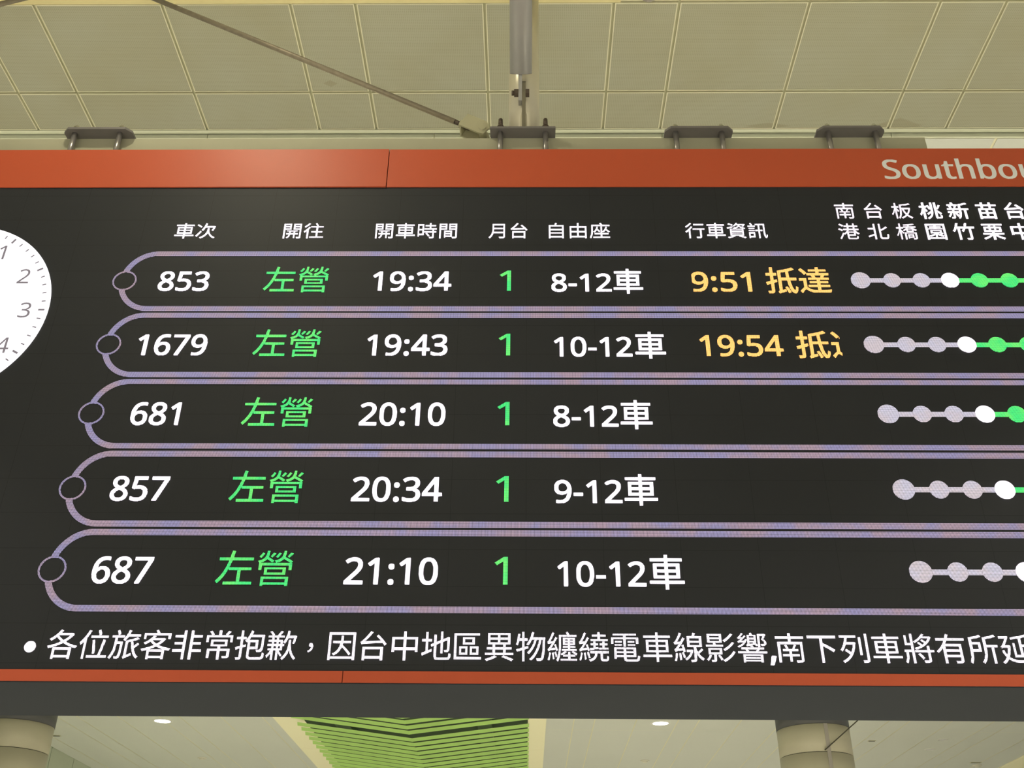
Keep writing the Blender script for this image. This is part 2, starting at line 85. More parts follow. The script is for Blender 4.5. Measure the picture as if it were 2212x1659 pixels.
    '非': (1000, [[584, -81, 578, -75, 578, 830, 584, 835, 652, 835, 657, 688, 941, 684, 939, 614, 656, 611, 657, 464, 916, 463, 919, 457, 916, 391, 657, 390, 657, 235, 952, 233, 958, 230, 958, 166, 952, 160, 657, 159, 656, -75, 652, -81], [357, -78, 352, 159, 61, 160, 56, 166, 56, 230, 61, 235, 352, 237, 352, 390, 98, 391, 95, 461, 352, 465, 353, 611, 80, 615, 78, 684, 351, 689, 353, 834, 425, 836, 431, 834, 431, -75]]),
    '常': (1000, [[480, -81, 474, -75, 470, 185, 230, 185, 226, -34, 152, -33, 153, 252, 474, 257, 470, 336, 241, 339, 242, 548, 766, 549, 768, 339, 552, 335, 551, 257, 859, 252, 860, 43, 853, -2, 834, -22, 793, -35, 661, -38, 639, 28, 766, 27, 782, 34, 781, 184, 557, 185, 551, 180, 551, -75, 548, -81], [315, 393, 689, 392, 692, 489, 316, 491], [89, 469, 87, 684, 243, 685, 222, 730, 169, 802, 234, 831, 281, 775, 318, 716, 266, 689, 270, 685, 466, 685, 468, 839, 539, 841, 544, 839, 548, 685, 730, 688, 679, 711, 766, 831, 839, 802, 747, 693, 748, 685, 916, 685, 922, 680, 922, 475, 916, 469, 848, 472, 843, 619, 161, 619, 157, 472]]),
    '抱': (1000, [[89, -78, 66, -8, 166, -8, 175, -5, 181, 7, 181, 270, 166, 272, 48, 236, 28, 307, 181, 352, 181, 566, 48, 568, 44, 634, 180, 640, 181, 834, 184, 840, 248, 840, 252, 640, 349, 634, 348, 569, 251, 566, 251, 375, 261, 373, 348, 398, 358, 334, 252, 298, 251, -7, 239, -48, 220, -63, 193, -73], [516, -71, 475, -63, 448, -50, 429, -30, 415, 16, 413, 502, 411, 505, 380, 470, 322, 516, 372, 575, 422, 657, 462, 748, 493, 841, 563, 825, 527, 716, 530, 710, 920, 710, 926, 707, 926, 648, 913, 361, 895, 234, 880, 199, 857, 177, 839, 169, 780, 164, 711, 166, 692, 234, 793, 232, 807, 237, 822, 257, 840, 361, 851, 639, 492, 639, 443, 546, 735, 543, 735, 257, 485, 252, 485, 43, 492, 16, 511, 1, 543, -5, 843, -3, 864, 7, 881, 30, 891, 66, 898, 139, 965, 111, 958, 43, 945, -7, 926, -39, 893, -62, 834, -73], [485, 325, 665, 325, 665, 475, 489, 478]]),
    '歉': (1000, [[189, -81, 183, -75, 180, 147, 118, 43, 66, -19, 32, 43, 108, 130, 164, 216, 75, 218, 74, 275, 186, 280, 184, 360, 52, 360, 47, 366, 48, 418, 184, 419, 186, 425, 184, 492, 75, 492, 73, 498, 75, 551, 185, 552, 185, 620, 61, 623, 60, 680, 187, 684, 144, 748, 96, 802, 148, 831, 209, 770, 250, 711, 205, 684, 339, 682, 448, 838, 512, 811, 415, 684, 561, 681, 563, 625, 389, 622, 385, 557, 389, 551, 516, 549, 517, 425, 520, 419, 575, 418, 576, 366, 570, 360, 517, 357, 516, 219, 413, 216, 504, 102, 530, 61, 489, 17, 484, 20, 392, 161, 390, -75, 384, -81, 330, -81, 326, 216, 248, 218, 245, -75, 243, -81], [557, -82, 509, -30, 572, 34, 622, 102, 657, 170, 681, 234, 708, 375, 714, 552, 778, 552, 778, 398, 797, 298, 818, 216, 841, 157, 873, 93, 965, -25, 920, -77, 886, -43, 837, 20, 811, 66, 782, 125, 754, 211, 748, 215, 720, 139, 680, 61, 632, -7], [245, 280, 325, 278, 325, 359, 248, 360], [385, 280, 457, 276, 457, 360, 385, 357], [247, 420, 324, 420, 325, 490, 248, 492], [387, 420, 458, 420, 457, 492, 385, 489], [875, 429, 834, 442, 831, 448, 862, 552, 874, 607, 870, 612, 684, 612, 649, 525, 598, 436, 537, 475, 577, 539, 613, 620, 640, 707, 665, 834, 670, 842, 736, 830, 707, 682, 907, 685, 954, 670, 912, 498, 887, 430], [247, 552, 324, 552, 325, 619, 248, 622]]),
    '，': (1000, [[157, -105, 136, -57, 189, -26, 226, 7, 250, 48, 260, 89, 257, 94, 216, 96, 182, 120, 169, 152, 175, 193, 191, 216, 216, 231, 239, 235, 270, 231, 289, 222, 307, 205, 326, 161, 331, 116, 318, 43, 286, -16, 257, -49, 202, -87]]),
    '因': (1000, [[84, -78, 83, 798, 918, 798, 919, -75, 848, -77, 843, -31, 157, -31, 152, -77], [155, 34, 845, 34, 845, 730, 155, 730], [261, 68, 215, 125, 270, 155, 316, 186, 381, 257, 427, 348, 453, 452, 216, 456, 214, 525, 461, 526, 475, 688, 545, 684, 539, 526, 786, 525, 784, 456, 530, 456, 518, 407, 670, 260, 739, 184, 785, 125, 787, 120, 770, 106, 734, 77, 649, 184, 502, 336, 468, 257, 411, 176, 343, 114]]),
    '地': (1000, [[575, -58, 516, -53, 484, -44, 461, -31, 445, -11, 433, 25, 428, 70, 428, 389, 425, 394, 357, 364, 348, 364, 322, 425, 428, 475, 430, 745, 501, 743, 502, 506, 635, 561, 635, 834, 639, 840, 702, 840, 707, 592, 839, 645, 870, 670, 922, 648, 917, 389, 908, 252, 898, 225, 875, 202, 843, 191, 807, 186, 761, 186, 745, 248, 816, 250, 830, 256, 836, 266, 844, 334, 843, 572, 706, 511, 702, 142, 639, 142, 635, 148, 635, 480, 630, 481, 502, 426, 501, 57, 505, 39, 525, 18, 570, 10, 848, 14, 868, 25, 885, 57, 898, 150, 963, 125, 959, 75, 950, 30, 935, -7, 911, -35, 889, -48, 825, -58], [61, 83, 34, 152, 169, 211, 169, 525, 43, 528, 42, 593, 48, 599, 169, 602, 169, 825, 239, 827, 241, 602, 357, 599, 359, 593, 357, 527, 241, 525, 241, 243, 243, 239, 352, 285, 372, 220, 93, 92, 66, 81]]),
    '區': (1000, [[93, -31, 93, 790, 893, 792, 893, 726, 166, 724, 165, 39, 939, 36, 941, -30], [257, 114, 255, 370, 513, 370, 515, 116], [584, 115, 585, 370, 853, 370, 852, 114], [317, 170, 448, 167, 448, 315, 317, 311], [649, 170, 784, 167, 784, 315, 649, 311], [366, 437, 366, 663, 735, 661, 734, 437], [435, 493, 660, 493, 661, 606, 435, 607]]),
    '異': (1000, [[111, -81, 65, -30, 66, -23, 225, 28, 357, 91, 423, 48, 393, 28, 284, -22], [880, -80, 748, -19, 585, 43, 634, 94, 866, 8, 930, -19, 943, -30, 884, -82], [57, 105, 57, 169, 289, 169, 294, 175, 292, 284, 117, 289, 120, 351, 289, 351, 294, 357, 293, 444, 151, 448, 152, 799, 851, 798, 851, 448, 711, 445, 708, 357, 711, 351, 884, 351, 890, 348, 890, 289, 711, 285, 708, 175, 711, 169, 943, 169, 949, 166, 948, 106], [372, 170, 628, 170, 630, 283, 372, 284], [372, 352, 628, 352, 631, 443, 370, 444], [224, 507, 457, 505, 460, 593, 225, 594], [533, 507, 775, 505, 777, 593, 534, 594], [226, 652, 457, 651, 460, 739, 225, 740], [535, 652, 775, 651, 777, 739, 534, 740]]),
    '物': (1000, [[225, -81, 223, 261, 216, 263, 57, 214, 36, 280, 39, 286, 223, 339, 223, 561, 130, 561, 108, 475, 84, 415, 31, 448, 31, 452, 53, 516, 73, 598, 98, 780, 163, 770, 145, 639, 220, 635, 224, 839, 289, 840, 292, 639, 393, 635, 395, 630, 393, 564, 292, 561, 292, 361, 407, 392, 418, 330, 292, 284, 292, -75, 289, -81], [743, -71, 681, -66, 663, 2, 784, 5, 804, 20, 818, 48, 835, 116, 853, 257, 875, 599, 828, 598, 781, 407, 749, 316, 708, 220, 663, 134, 599, 39, 565, -2, 502, -62, 441, -16, 503, 39, 555, 98, 599, 161, 639, 234, 681, 325, 712, 411, 762, 598, 680, 598, 640, 475, 595, 370, 544, 280, 477, 189, 434, 146, 377, 189, 454, 270, 518, 366, 568, 466, 613, 593, 611, 601, 530, 600, 477, 498, 416, 413, 359, 452, 418, 534, 468, 630, 503, 725, 532, 834, 539, 840, 603, 825, 561, 673, 951, 670, 926, 261, 908, 107, 894, 39, 872, -16, 839, -54, 807, -66]]),
    '纏': (1000, [[357, -81, 306, -43, 331, 7, 354, 75, 372, 148, 385, 239, 394, 361, 397, 752, 657, 754, 643, 788, 620, 825, 625, 832, 675, 851, 721, 780, 727, 766, 715, 757, 720, 753, 952, 753, 952, 694, 460, 693, 458, 361, 444, 198, 413, 43, 389, -25, 363, -80], [439, -59, 437, -11, 443, -6, 680, -6, 680, 69, 530, 69, 524, 75, 524, 120, 680, 123, 684, 210, 743, 210, 748, 123, 899, 120, 897, 70, 748, 69, 748, -6, 957, -6, 960, -11, 957, -60], [84, -53, 38, -34, 63, 43, 93, 196, 143, 186, 145, 180, 112, 16, 94, -43, 89, -54], [202, -22, 176, 184, 220, 197, 226, 193, 235, 143, 251, -7], [298, 50, 255, 202, 298, 219, 326, 143, 344, 70, 343, 65], [480, 109, 450, 148, 593, 245, 601, 243, 632, 207, 570, 160], [930, 112, 866, 163, 800, 207, 834, 242, 893, 209, 968, 152], [61, 240, 43, 301, 61, 314, 99, 357, 185, 489, 89, 476, 57, 467, 35, 530, 67, 561, 102, 621, 158, 739, 198, 839, 252, 814, 254, 807, 195, 670, 127, 548, 130, 544, 222, 552, 289, 685, 345, 652, 249, 480, 147, 325, 277, 348, 280, 352, 250, 439, 293, 453, 300, 448, 322, 389, 359, 261, 311, 243, 299, 289, 293, 294, 120, 258], [489, 250, 489, 299, 681, 302, 680, 344, 512, 348, 516, 394, 681, 398, 681, 430, 675, 435, 523, 439, 525, 655, 899, 652, 899, 439, 748, 435, 742, 430, 742, 398, 907, 394, 910, 348, 743, 344, 742, 302, 943, 299, 943, 250], [581, 480, 680, 477, 681, 525, 584, 526], [741, 480, 839, 478, 839, 524, 743, 526], [581, 570, 680, 567, 681, 611, 584, 612], [741, 570, 839, 569, 839, 610, 743, 612]]),
    '繞': (1000, [[375, -79, 338, -25, 425, 5, 485, 48, 521, 107, 537, 175, 384, 178, 384, 242, 959, 239, 957, 178, 773, 175, 773, 7, 780, -5, 884, -8, 893, -3, 903, 25, 907, 90, 966, 68, 954, -20, 939, -48, 920, -63, 889, -68, 780, -68, 743, -63, 725, -53, 711, -34, 705, -7, 705, 175, 607, 178, 586, 89, 568, 48, 543, 13, 514, -16, 470, -45, 430, -63], [89, -54, 39, -34, 72, 75, 92, 193, 98, 196, 147, 184, 126, 70], [211, -27, 185, 184, 193, 190, 234, 196, 249, 111, 260, -11, 257, -16], [334, 17, 281, 202, 325, 218, 331, 216, 350, 161, 385, 34], [61, 241, 43, 302, 61, 314, 89, 343, 140, 411, 186, 489, 57, 467, 35, 530, 62, 552, 104, 620, 152, 717, 202, 839, 257, 814, 259, 807, 212, 698, 130, 545, 225, 552, 293, 684, 350, 652, 258, 489, 147, 325, 284, 350, 255, 439, 298, 453, 305, 448, 331, 380, 364, 261, 316, 243, 303, 293, 298, 294], [389, 277, 383, 284, 375, 335, 484, 347, 486, 352, 485, 430, 398, 431, 396, 484, 484, 485, 489, 551, 543, 551, 549, 548, 552, 485, 630, 483, 630, 432, 551, 430, 549, 357, 634, 365, 637, 316], [661, 297, 656, 302, 657, 349, 766, 351, 772, 357, 770, 428, 680, 431, 680, 485, 770, 487, 772, 548, 825, 551, 831, 548, 834, 485, 930, 483, 930, 432, 832, 430, 831, 357, 834, 351, 948, 351, 949, 298], [398, 567, 398, 624, 622, 625, 624, 702, 443, 706, 442, 761, 620, 764, 624, 834, 630, 840, 694, 839, 698, 764, 882, 761, 880, 705, 698, 705, 698, 624, 940, 620, 940, 570, 934, 567]]),
    '電': (1000, [[561, -72, 507, -62, 473, -39, 460, -7, 458, 57, 452, 60, 239, 60, 234, 10, 164, 11, 166, 359, 842, 357, 840, 61, 534, 60, 532, 11, 543, -3, 575, -10, 852, -9, 870, -1, 886, 20, 897, 102, 902, 104, 963, 80, 953, 16, 931, -39, 907, -59, 861, -72], [235, 120, 452, 117, 458, 120, 458, 180, 452, 185, 239, 185], [531, 120, 766, 117, 767, 184, 534, 185], [235, 239, 452, 235, 458, 239, 458, 302, 239, 305], [531, 239, 766, 235, 768, 302, 534, 305], [466, 392, 460, 398, 457, 623, 148, 623, 144, 484, 76, 484, 80, 677, 460, 680, 457, 740, 139, 740, 133, 743, 134, 795, 861, 797, 861, 740, 535, 739, 533, 680, 925, 676, 926, 484, 855, 484, 852, 623, 539, 623, 533, 620, 533, 398, 530, 392], [180, 418, 180, 467, 407, 467, 409, 461, 407, 418], [589, 418, 589, 467, 825, 467, 827, 461, 825, 418], [198, 523, 197, 566, 202, 568, 409, 566, 407, 522], [589, 522, 589, 568, 801, 566, 798, 522]]),
    '線': (1000, [[561, -81, 555, -75, 539, -12, 639, -12, 653, -2, 653, 375, 648, 381, 453, 384, 453, 730, 607, 735, 643, 841, 723, 820, 684, 734, 909, 730, 909, 384, 730, 381, 724, 375, 724, 348, 752, 270, 764, 243, 775, 232, 831, 284, 884, 344, 938, 302, 938, 298, 898, 260, 801, 180, 836, 130, 880, 83, 961, 25, 961, 20, 916, -34, 893, -22, 809, 57, 760, 125, 725, 186, 724, -7, 713, -52, 693, -68, 670, -75], [84, -57, 36, -39, 58, 39, 83, 193, 89, 196, 145, 184, 108, -16, 95, -57], [407, -31, 364, 20, 419, 57, 472, 107, 516, 170, 545, 230, 543, 235, 420, 235, 419, 298, 589, 300, 630, 285, 595, 180, 545, 93, 478, 20], [207, -27, 183, 189, 234, 197, 239, 193, 253, 98, 263, -16], [325, 44, 276, 207, 325, 223, 354, 148, 376, 66, 375, 60], [325, 231, 311, 286, 157, 262, 66, 242, 43, 307, 94, 352, 194, 484, 193, 490, 61, 468, 36, 534, 73, 566, 113, 625, 180, 752, 215, 839, 220, 841, 286, 811, 240, 716, 140, 548, 239, 556, 316, 689, 370, 658, 378, 648, 268, 470, 159, 330, 298, 345, 300, 352, 272, 443, 330, 458, 372, 320, 386, 248], [523, 443, 834, 441, 835, 530, 525, 531], [523, 589, 834, 586, 836, 670, 525, 674]]),
    '影': (1000, [[216, -73, 196, -20, 198, -12, 280, -12, 291, -7, 292, 161, 119, 166, 119, 357, 545, 357, 545, 166, 370, 165, 367, -2, 359, -43, 339, -62, 311, -71], [616, -73, 566, -15, 657, 32, 752, 101, 833, 180, 893, 259, 960, 234, 900, 148, 825, 69, 715, -16], [107, -40, 58, 2, 118, 75, 152, 139, 157, 142, 215, 125, 208, 102, 172, 39, 139, -7], [507, -28, 463, 52, 419, 116, 420, 122, 470, 145, 527, 66, 563, 2, 534, -18], [188, 220, 470, 219, 474, 298, 470, 303, 189, 303], [643, 273, 597, 320, 598, 327, 670, 368, 748, 424, 801, 470, 875, 549, 941, 520, 880, 449, 807, 382, 716, 314], [61, 408, 61, 468, 289, 468, 290, 475, 272, 511, 337, 530, 108, 534, 108, 802, 558, 802, 558, 534, 339, 530, 375, 468, 589, 468, 589, 408], [648, 555, 594, 607, 670, 656, 743, 715, 795, 766, 839, 818, 907, 793, 909, 789, 876, 748, 795, 666, 716, 601], [181, 584, 480, 583, 485, 589, 485, 639, 480, 644, 184, 644, 178, 639], [181, 693, 480, 692, 485, 698, 485, 752, 184, 755, 178, 752]]),
    '響': (1000, [[198, -81, 198, 165, 815, 161, 811, -78, 748, -78, 742, -75, 739, -53, 270, -53, 265, -57, 261, -81], [265, -7, 739, -9, 742, 34, 270, 36, 265, 34], [265, 80, 739, 76, 742, 116, 739, 122, 270, 122, 265, 116], [57, 206, 51, 211, 51, 257, 57, 259, 325, 261, 286, 316, 306, 325, 302, 328, 157, 328, 157, 381, 466, 381, 470, 384, 450, 425, 516, 444, 552, 381, 863, 380, 861, 328, 720, 327, 726, 320, 680, 259, 949, 257, 949, 211, 943, 206], [388, 261, 602, 259, 648, 325, 361, 328, 356, 325, 395, 266], [84, 374, 53, 420, 161, 473, 216, 515, 250, 552, 157, 544, 80, 528, 62, 580, 111, 606, 181, 661, 80, 652, 64, 702, 93, 719, 130, 755, 198, 843, 244, 816, 199, 757, 149, 707, 152, 704, 230, 709, 284, 768, 328, 739, 170, 590, 280, 600, 302, 646, 356, 634, 317, 552, 252, 477, 175, 418], [693, 395, 692, 807, 911, 811, 952, 790, 939, 757, 873, 648, 922, 602, 948, 561, 956, 516, 945, 480, 920, 455, 884, 441, 807, 437, 797, 443, 781, 489, 784, 492, 839, 491, 879, 498, 894, 516, 894, 543, 874, 580, 809, 639, 866, 752, 757, 753, 753, 398], [352, 413, 327, 466, 350, 484, 360, 511, 361, 781, 466, 782, 442, 834, 498, 850, 513, 834, 539, 782, 643, 782, 645, 552, 605, 548, 668, 475, 680, 449, 639, 427, 598, 475, 389, 426], [424, 493, 559, 520, 530, 548, 430, 549, 424, 543], [426, 593, 580, 592, 585, 598, 585, 643, 425, 644], [426, 689, 580, 688, 585, 693, 585, 734, 580, 740, 430, 740, 424, 734]]),
    '下': (1000, [[443, -78, 441, 689, 57, 691, 56, 766, 943, 767, 943, 691, 519, 689, 520, 515, 534, 527, 625, 481, 807, 376, 891, 316, 839, 251, 689, 353, 520, 449, 519, -75]]),
    '列': (1000, [[125, -84, 82, -20, 161, 19, 220, 60, 281, 116, 332, 180, 293, 217, 182, 302, 225, 356, 370, 249, 375, 252, 427, 370, 458, 493, 234, 494, 163, 352, 118, 284, 108, 280, 55, 325, 56, 330, 113, 411, 154, 493, 194, 602, 223, 711, 61, 715, 60, 784, 570, 785, 570, 715, 299, 711, 258, 566, 493, 565, 539, 553, 518, 430, 485, 320, 444, 225, 390, 134, 335, 66, 270, 5, 193, -49], [730, -76, 707, -4, 834, -3, 844, 2, 849, 16, 849, 830, 852, 835, 920, 835, 922, -16, 902, -51, 870, -67, 798, -76], [643, 165, 642, 720, 711, 724, 717, 720, 717, 166]]),
    '將': (1000, [[89, -81, 32, -43, 54, -2, 76, 66, 90, 143, 95, 234, 93, 272, 40, 275, 40, 334, 270, 338, 273, 480, 270, 485, 84, 485, 83, 793, 150, 793, 151, 552, 270, 551, 273, 834, 275, 840, 339, 840, 342, -75, 339, -81, 275, -81, 273, -75, 272, 270, 166, 272, 158, 152, 140, 43, 112, -39], [630, -68, 607, -2, 611, 1, 743, 1, 755, 11, 755, 257, 380, 259, 374, 261, 374, 325, 752, 327, 755, 466, 825, 468, 827, 330, 957, 326, 958, 261, 827, 257, 827, 7, 822, -25, 807, -46, 784, -58, 743, -67], [575, 38, 531, 107, 451, 198, 452, 204, 507, 235, 576, 161, 636, 80, 634, 70, 580, 37], [416, 339, 380, 394, 475, 423, 573, 466, 574, 470, 534, 508, 476, 552, 484, 563, 520, 585, 630, 498, 700, 548, 675, 573, 595, 630, 591, 634, 598, 641, 630, 668, 689, 631, 743, 587, 791, 639, 830, 698, 616, 701, 511, 619, 430, 569, 402, 558, 359, 602, 448, 651, 534, 715, 597, 775, 648, 840, 718, 820, 670, 756, 861, 755, 880, 759, 920, 738, 922, 730, 885, 657, 836, 589, 779, 530, 716, 478, 639, 428, 575, 396, 489, 361]]),
    '有': (1000, [[257, -78, 253, 402, 166, 309, 89, 247, 42, 302, 123, 370, 199, 452, 263, 543, 313, 639, 66, 640, 66, 710, 343, 710, 359, 739, 393, 840, 467, 820, 430, 711, 939, 709, 940, 643, 934, 640, 398, 639, 338, 525, 820, 524, 823, 16, 818, -25, 806, -48, 789, -62, 757, -72, 680, -77, 605, -75, 584, -5, 693, -8, 730, -6, 745, 2, 749, 116, 743, 119, 334, 119, 328, 116, 328, -75], [331, 184, 743, 183, 749, 189, 749, 284, 743, 290, 334, 290, 328, 284], [328, 357, 743, 353, 749, 357, 749, 452, 334, 456, 328, 452]]),
    '所': (1000, [[89, -81, 31, -34, 72, 84, 94, 239, 99, 352, 99, 739, 275, 769, 380, 796, 439, 818, 485, 761, 484, 754, 375, 719, 174, 684, 175, 590, 440, 589, 442, 298, 439, 292, 170, 290, 164, 193, 144, 70, 126, 2], [461, -81, 406, -30, 444, 16, 475, 70, 499, 130, 522, 220, 533, 343, 534, 738, 752, 782, 889, 827, 938, 766, 930, 760, 816, 724, 616, 685, 610, 680, 613, 502, 958, 498, 956, 430, 841, 425, 841, -75, 767, -75, 767, 425, 616, 428, 610, 425, 608, 302, 599, 220, 567, 93, 541, 30, 509, -25], [174, 361, 368, 361, 368, 520, 175, 522]]),
    '延': (1000, [[89, -86, 34, -34, 113, 30, 178, 116, 114, 225, 77, 320, 136, 343, 179, 239, 210, 189, 216, 188, 257, 307, 279, 416, 120, 419, 93, 398, 87, 407, 64, 452, 103, 484, 131, 520, 195, 625, 236, 707, 52, 709, 50, 775, 266, 777, 293, 786, 330, 763, 336, 752, 268, 620, 188, 489, 316, 490, 359, 475, 344, 370, 325, 289, 299, 202, 268, 125, 311, 92, 352, 69, 398, 51, 498, 28, 598, 18, 966, 16, 934, -55, 598, -53, 466, -40, 375, -17, 311, 10, 234, 62, 176, -11, 139, -49], [439, 123, 439, 560, 505, 557, 505, 193, 650, 193, 650, 707, 634, 709, 420, 679, 396, 739, 725, 793, 875, 835, 926, 784, 930, 775, 724, 720, 724, 516, 939, 513, 941, 448, 725, 442, 724, 193, 948, 190, 949, 125]]),
    '0': (459, [[193, -16, 148, -3, 111, 19, 78, 57, 60, 89, 42, 139, 28, 211, 28, 366, 38, 425, 55, 480, 74, 516, 107, 553, 143, 575, 189, 590, 257, 591, 311, 575, 348, 553, 381, 516, 403, 475, 422, 416, 431, 357, 431, 211, 408, 107, 381, 52, 356, 25, 320, 1, 284, -13, 252, -18], [205, 66, 243, 64, 266, 70, 286, 84, 304, 107, 326, 175, 335, 270, 331, 370, 312, 448, 280, 495, 266, 503, 234, 510, 207, 508, 184, 499, 151, 461, 133, 407, 124, 334, 124, 243, 128, 193, 142, 134, 170, 85]]),
    '1': (459, [[207, -8, 201, 2, 203, 461, 198, 462, 119, 398, 107, 394, 97, 398, 58, 452, 75, 472, 216, 580, 284, 583, 293, 581, 299, 570, 299, 2, 293, -8, 284, -10]]),
    '2': (459, [[30, -8, 24, 2, 27, 66, 257, 302, 295, 361, 308, 411, 308, 434, 298, 470, 284, 487, 257, 504, 202, 509, 170, 503, 84, 456, 69, 461, 36, 502, 32, 516, 66, 545, 107, 568, 184, 590, 261, 589, 298, 581, 330, 566, 372, 534, 400, 484, 408, 416, 394, 352, 368, 302, 322, 243, 155, 75, 425, 72, 431, 61, 430, -2, 416, -10]]),
    '3': (459, [[139, -17, 75, -4, 26, 16, 23, 89, 39, 99, 130, 69, 211, 63, 270, 73, 303, 98, 318, 120, 326, 157, 322, 193, 309, 216, 284, 236, 243, 249, 117, 257, 110, 266, 110, 325, 120, 336, 211, 338, 266, 356, 293, 381, 304, 402, 308, 452, 299, 475, 280, 495, 261, 504, 230, 510, 161, 503, 116, 485, 84, 464, 66, 464, 27, 516, 27, 525, 75, 558, 148, 585, 243, 591, 302, 581, 334, 568, 361, 549, 389, 516, 405, 480, 409, 420, 398, 376, 369, 334, 320, 302, 375, 276, 395, 257, 413, 230, 427, 166, 418, 102, 404, 70, 380, 40, 352, 18, 316, 0, 243, -17]]),
    '4': (459, [[284, -9, 278, -2, 275, 119, 16, 119, 3, 130, 4, 193, 273, 580, 284, 586, 361, 586, 373, 575, 373, 207, 452, 201, 456, 130, 443, 119, 373, 116, 369, -7], [112, 207, 277, 207, 277, 439]]),
    '5': (459, [[148, -16, 84, -3, 40, 16, 37, 93, 57, 99, 102, 78, 161, 65, 225, 64, 266, 74, 293, 91, 313, 116, 325, 152, 326, 193, 318, 225, 303, 248, 266, 272, 193, 282, 98, 269, 51, 298, 73, 575, 89, 583, 380, 582, 386, 570, 386, 507, 380, 500, 161, 499, 148, 361, 152, 356, 202, 363, 275, 358, 330, 341, 380, 307, 407, 270, 425, 211, 426, 157, 413, 102, 375, 42, 348, 20, 311, 1, 243, -17]]),
    '6': (459, [[207, -17, 157, -3, 107, 28, 69, 75, 47, 125, 33, 184, 31, 270, 37, 352, 50, 407, 75, 466, 101, 507, 134, 540, 170, 563, 216, 581, 261, 590, 334, 591, 380, 585, 391, 575, 389, 508, 375, 503, 325, 512, 293, 512, 243, 503, 207, 486, 184, 466, 156, 425, 132, 334, 134, 328, 157, 345, 198, 363, 261, 369, 325, 358, 375, 331, 413, 284, 431, 234, 435, 166, 425, 111, 400, 57, 375, 28, 343, 6, 275, -17], [209, 66, 248, 63, 289, 75, 316, 100, 331, 130, 337, 175, 331, 230, 306, 270, 270, 290, 216, 291, 185, 280, 155, 257, 133, 220, 128, 193, 146, 125, 177, 84]]),
    '7': (459, [[102, -9, 96, -2, 101, 16, 322, 498, 30, 500, 22, 511, 25, 580, 430, 580, 432, 511, 198, -7]]),
    '8': (459, [[184, -16, 130, -3, 80, 24, 46, 61, 32, 93, 26, 161, 37, 207, 59, 243, 130, 302, 89, 335, 59, 375, 46, 416, 45, 470, 65, 520, 111, 563, 139, 576, 189, 589, 266, 590, 320, 576, 361, 554, 391, 525, 408, 489, 414, 430, 404, 389, 376, 348, 319, 302, 380, 262, 412, 225, 430, 180, 432, 125, 426, 98, 412, 66, 395, 43, 361, 14, 325, -3, 270, -17], [199, 61, 257, 60, 289, 70, 321, 98, 335, 134, 331, 175, 314, 202, 284, 227, 220, 257, 198, 249, 157, 222, 134, 193, 123, 161, 124, 125, 139, 95, 166, 70], [221, 348, 239, 346, 280, 370, 299, 389, 313, 416, 317, 448, 309, 475, 293, 494, 266, 508, 211, 512, 180, 504, 155, 484, 142, 457, 143, 420, 156, 393, 175, 374]]),
    '9': (459, [[111, -17, 84, -13, 68, -2, 70, 66, 84, 72, 139, 60, 170, 60, 220, 70, 261, 92, 285, 116, 303, 143, 317, 180, 328, 239, 325, 242, 261, 210, 216, 203, 166, 206, 98, 232, 56, 275, 33, 325, 26, 384, 33, 452, 46, 489, 65, 520, 98, 553, 120, 568, 189, 590, 243, 591, 275, 585, 320, 568, 352, 545, 389, 502, 413, 452, 431, 361, 426, 239, 413, 175, 377, 89, 344, 48, 307, 19, 270, 1, 220, -14], [186, 284, 243, 282, 275, 292, 318, 330, 331, 361, 331, 398, 313, 452, 289, 485, 248, 508, 202, 509, 175, 499, 147, 475, 128, 434, 124, 370, 132, 334, 153, 302]]),
    ':': (215, [[93, -22, 70, -13, 52, 7, 44, 34, 46, 66, 51, 80, 70, 99, 98, 108, 116, 108, 143, 99, 158, 89, 168, 70, 172, 34, 163, 7, 143, -13, 120, -22], [84, 325, 61, 337, 47, 361, 44, 398, 50, 420, 66, 440, 84, 449, 116, 451, 139, 445, 157, 433, 167, 416, 172, 380, 166, 357, 157, 341, 139, 328, 116, 322]]),
    '-': (258, [[25, 175, 18, 184, 18, 248, 25, 254, 225, 256, 239, 248, 240, 184, 230, 173]]),
    ',': (215, [[30, -113, 21, -107, 19, -98, 61, 98, 75, 103, 157, 100, 168, 89, 166, 75, 140, -7, 98, -107, 84, -114]]),
}
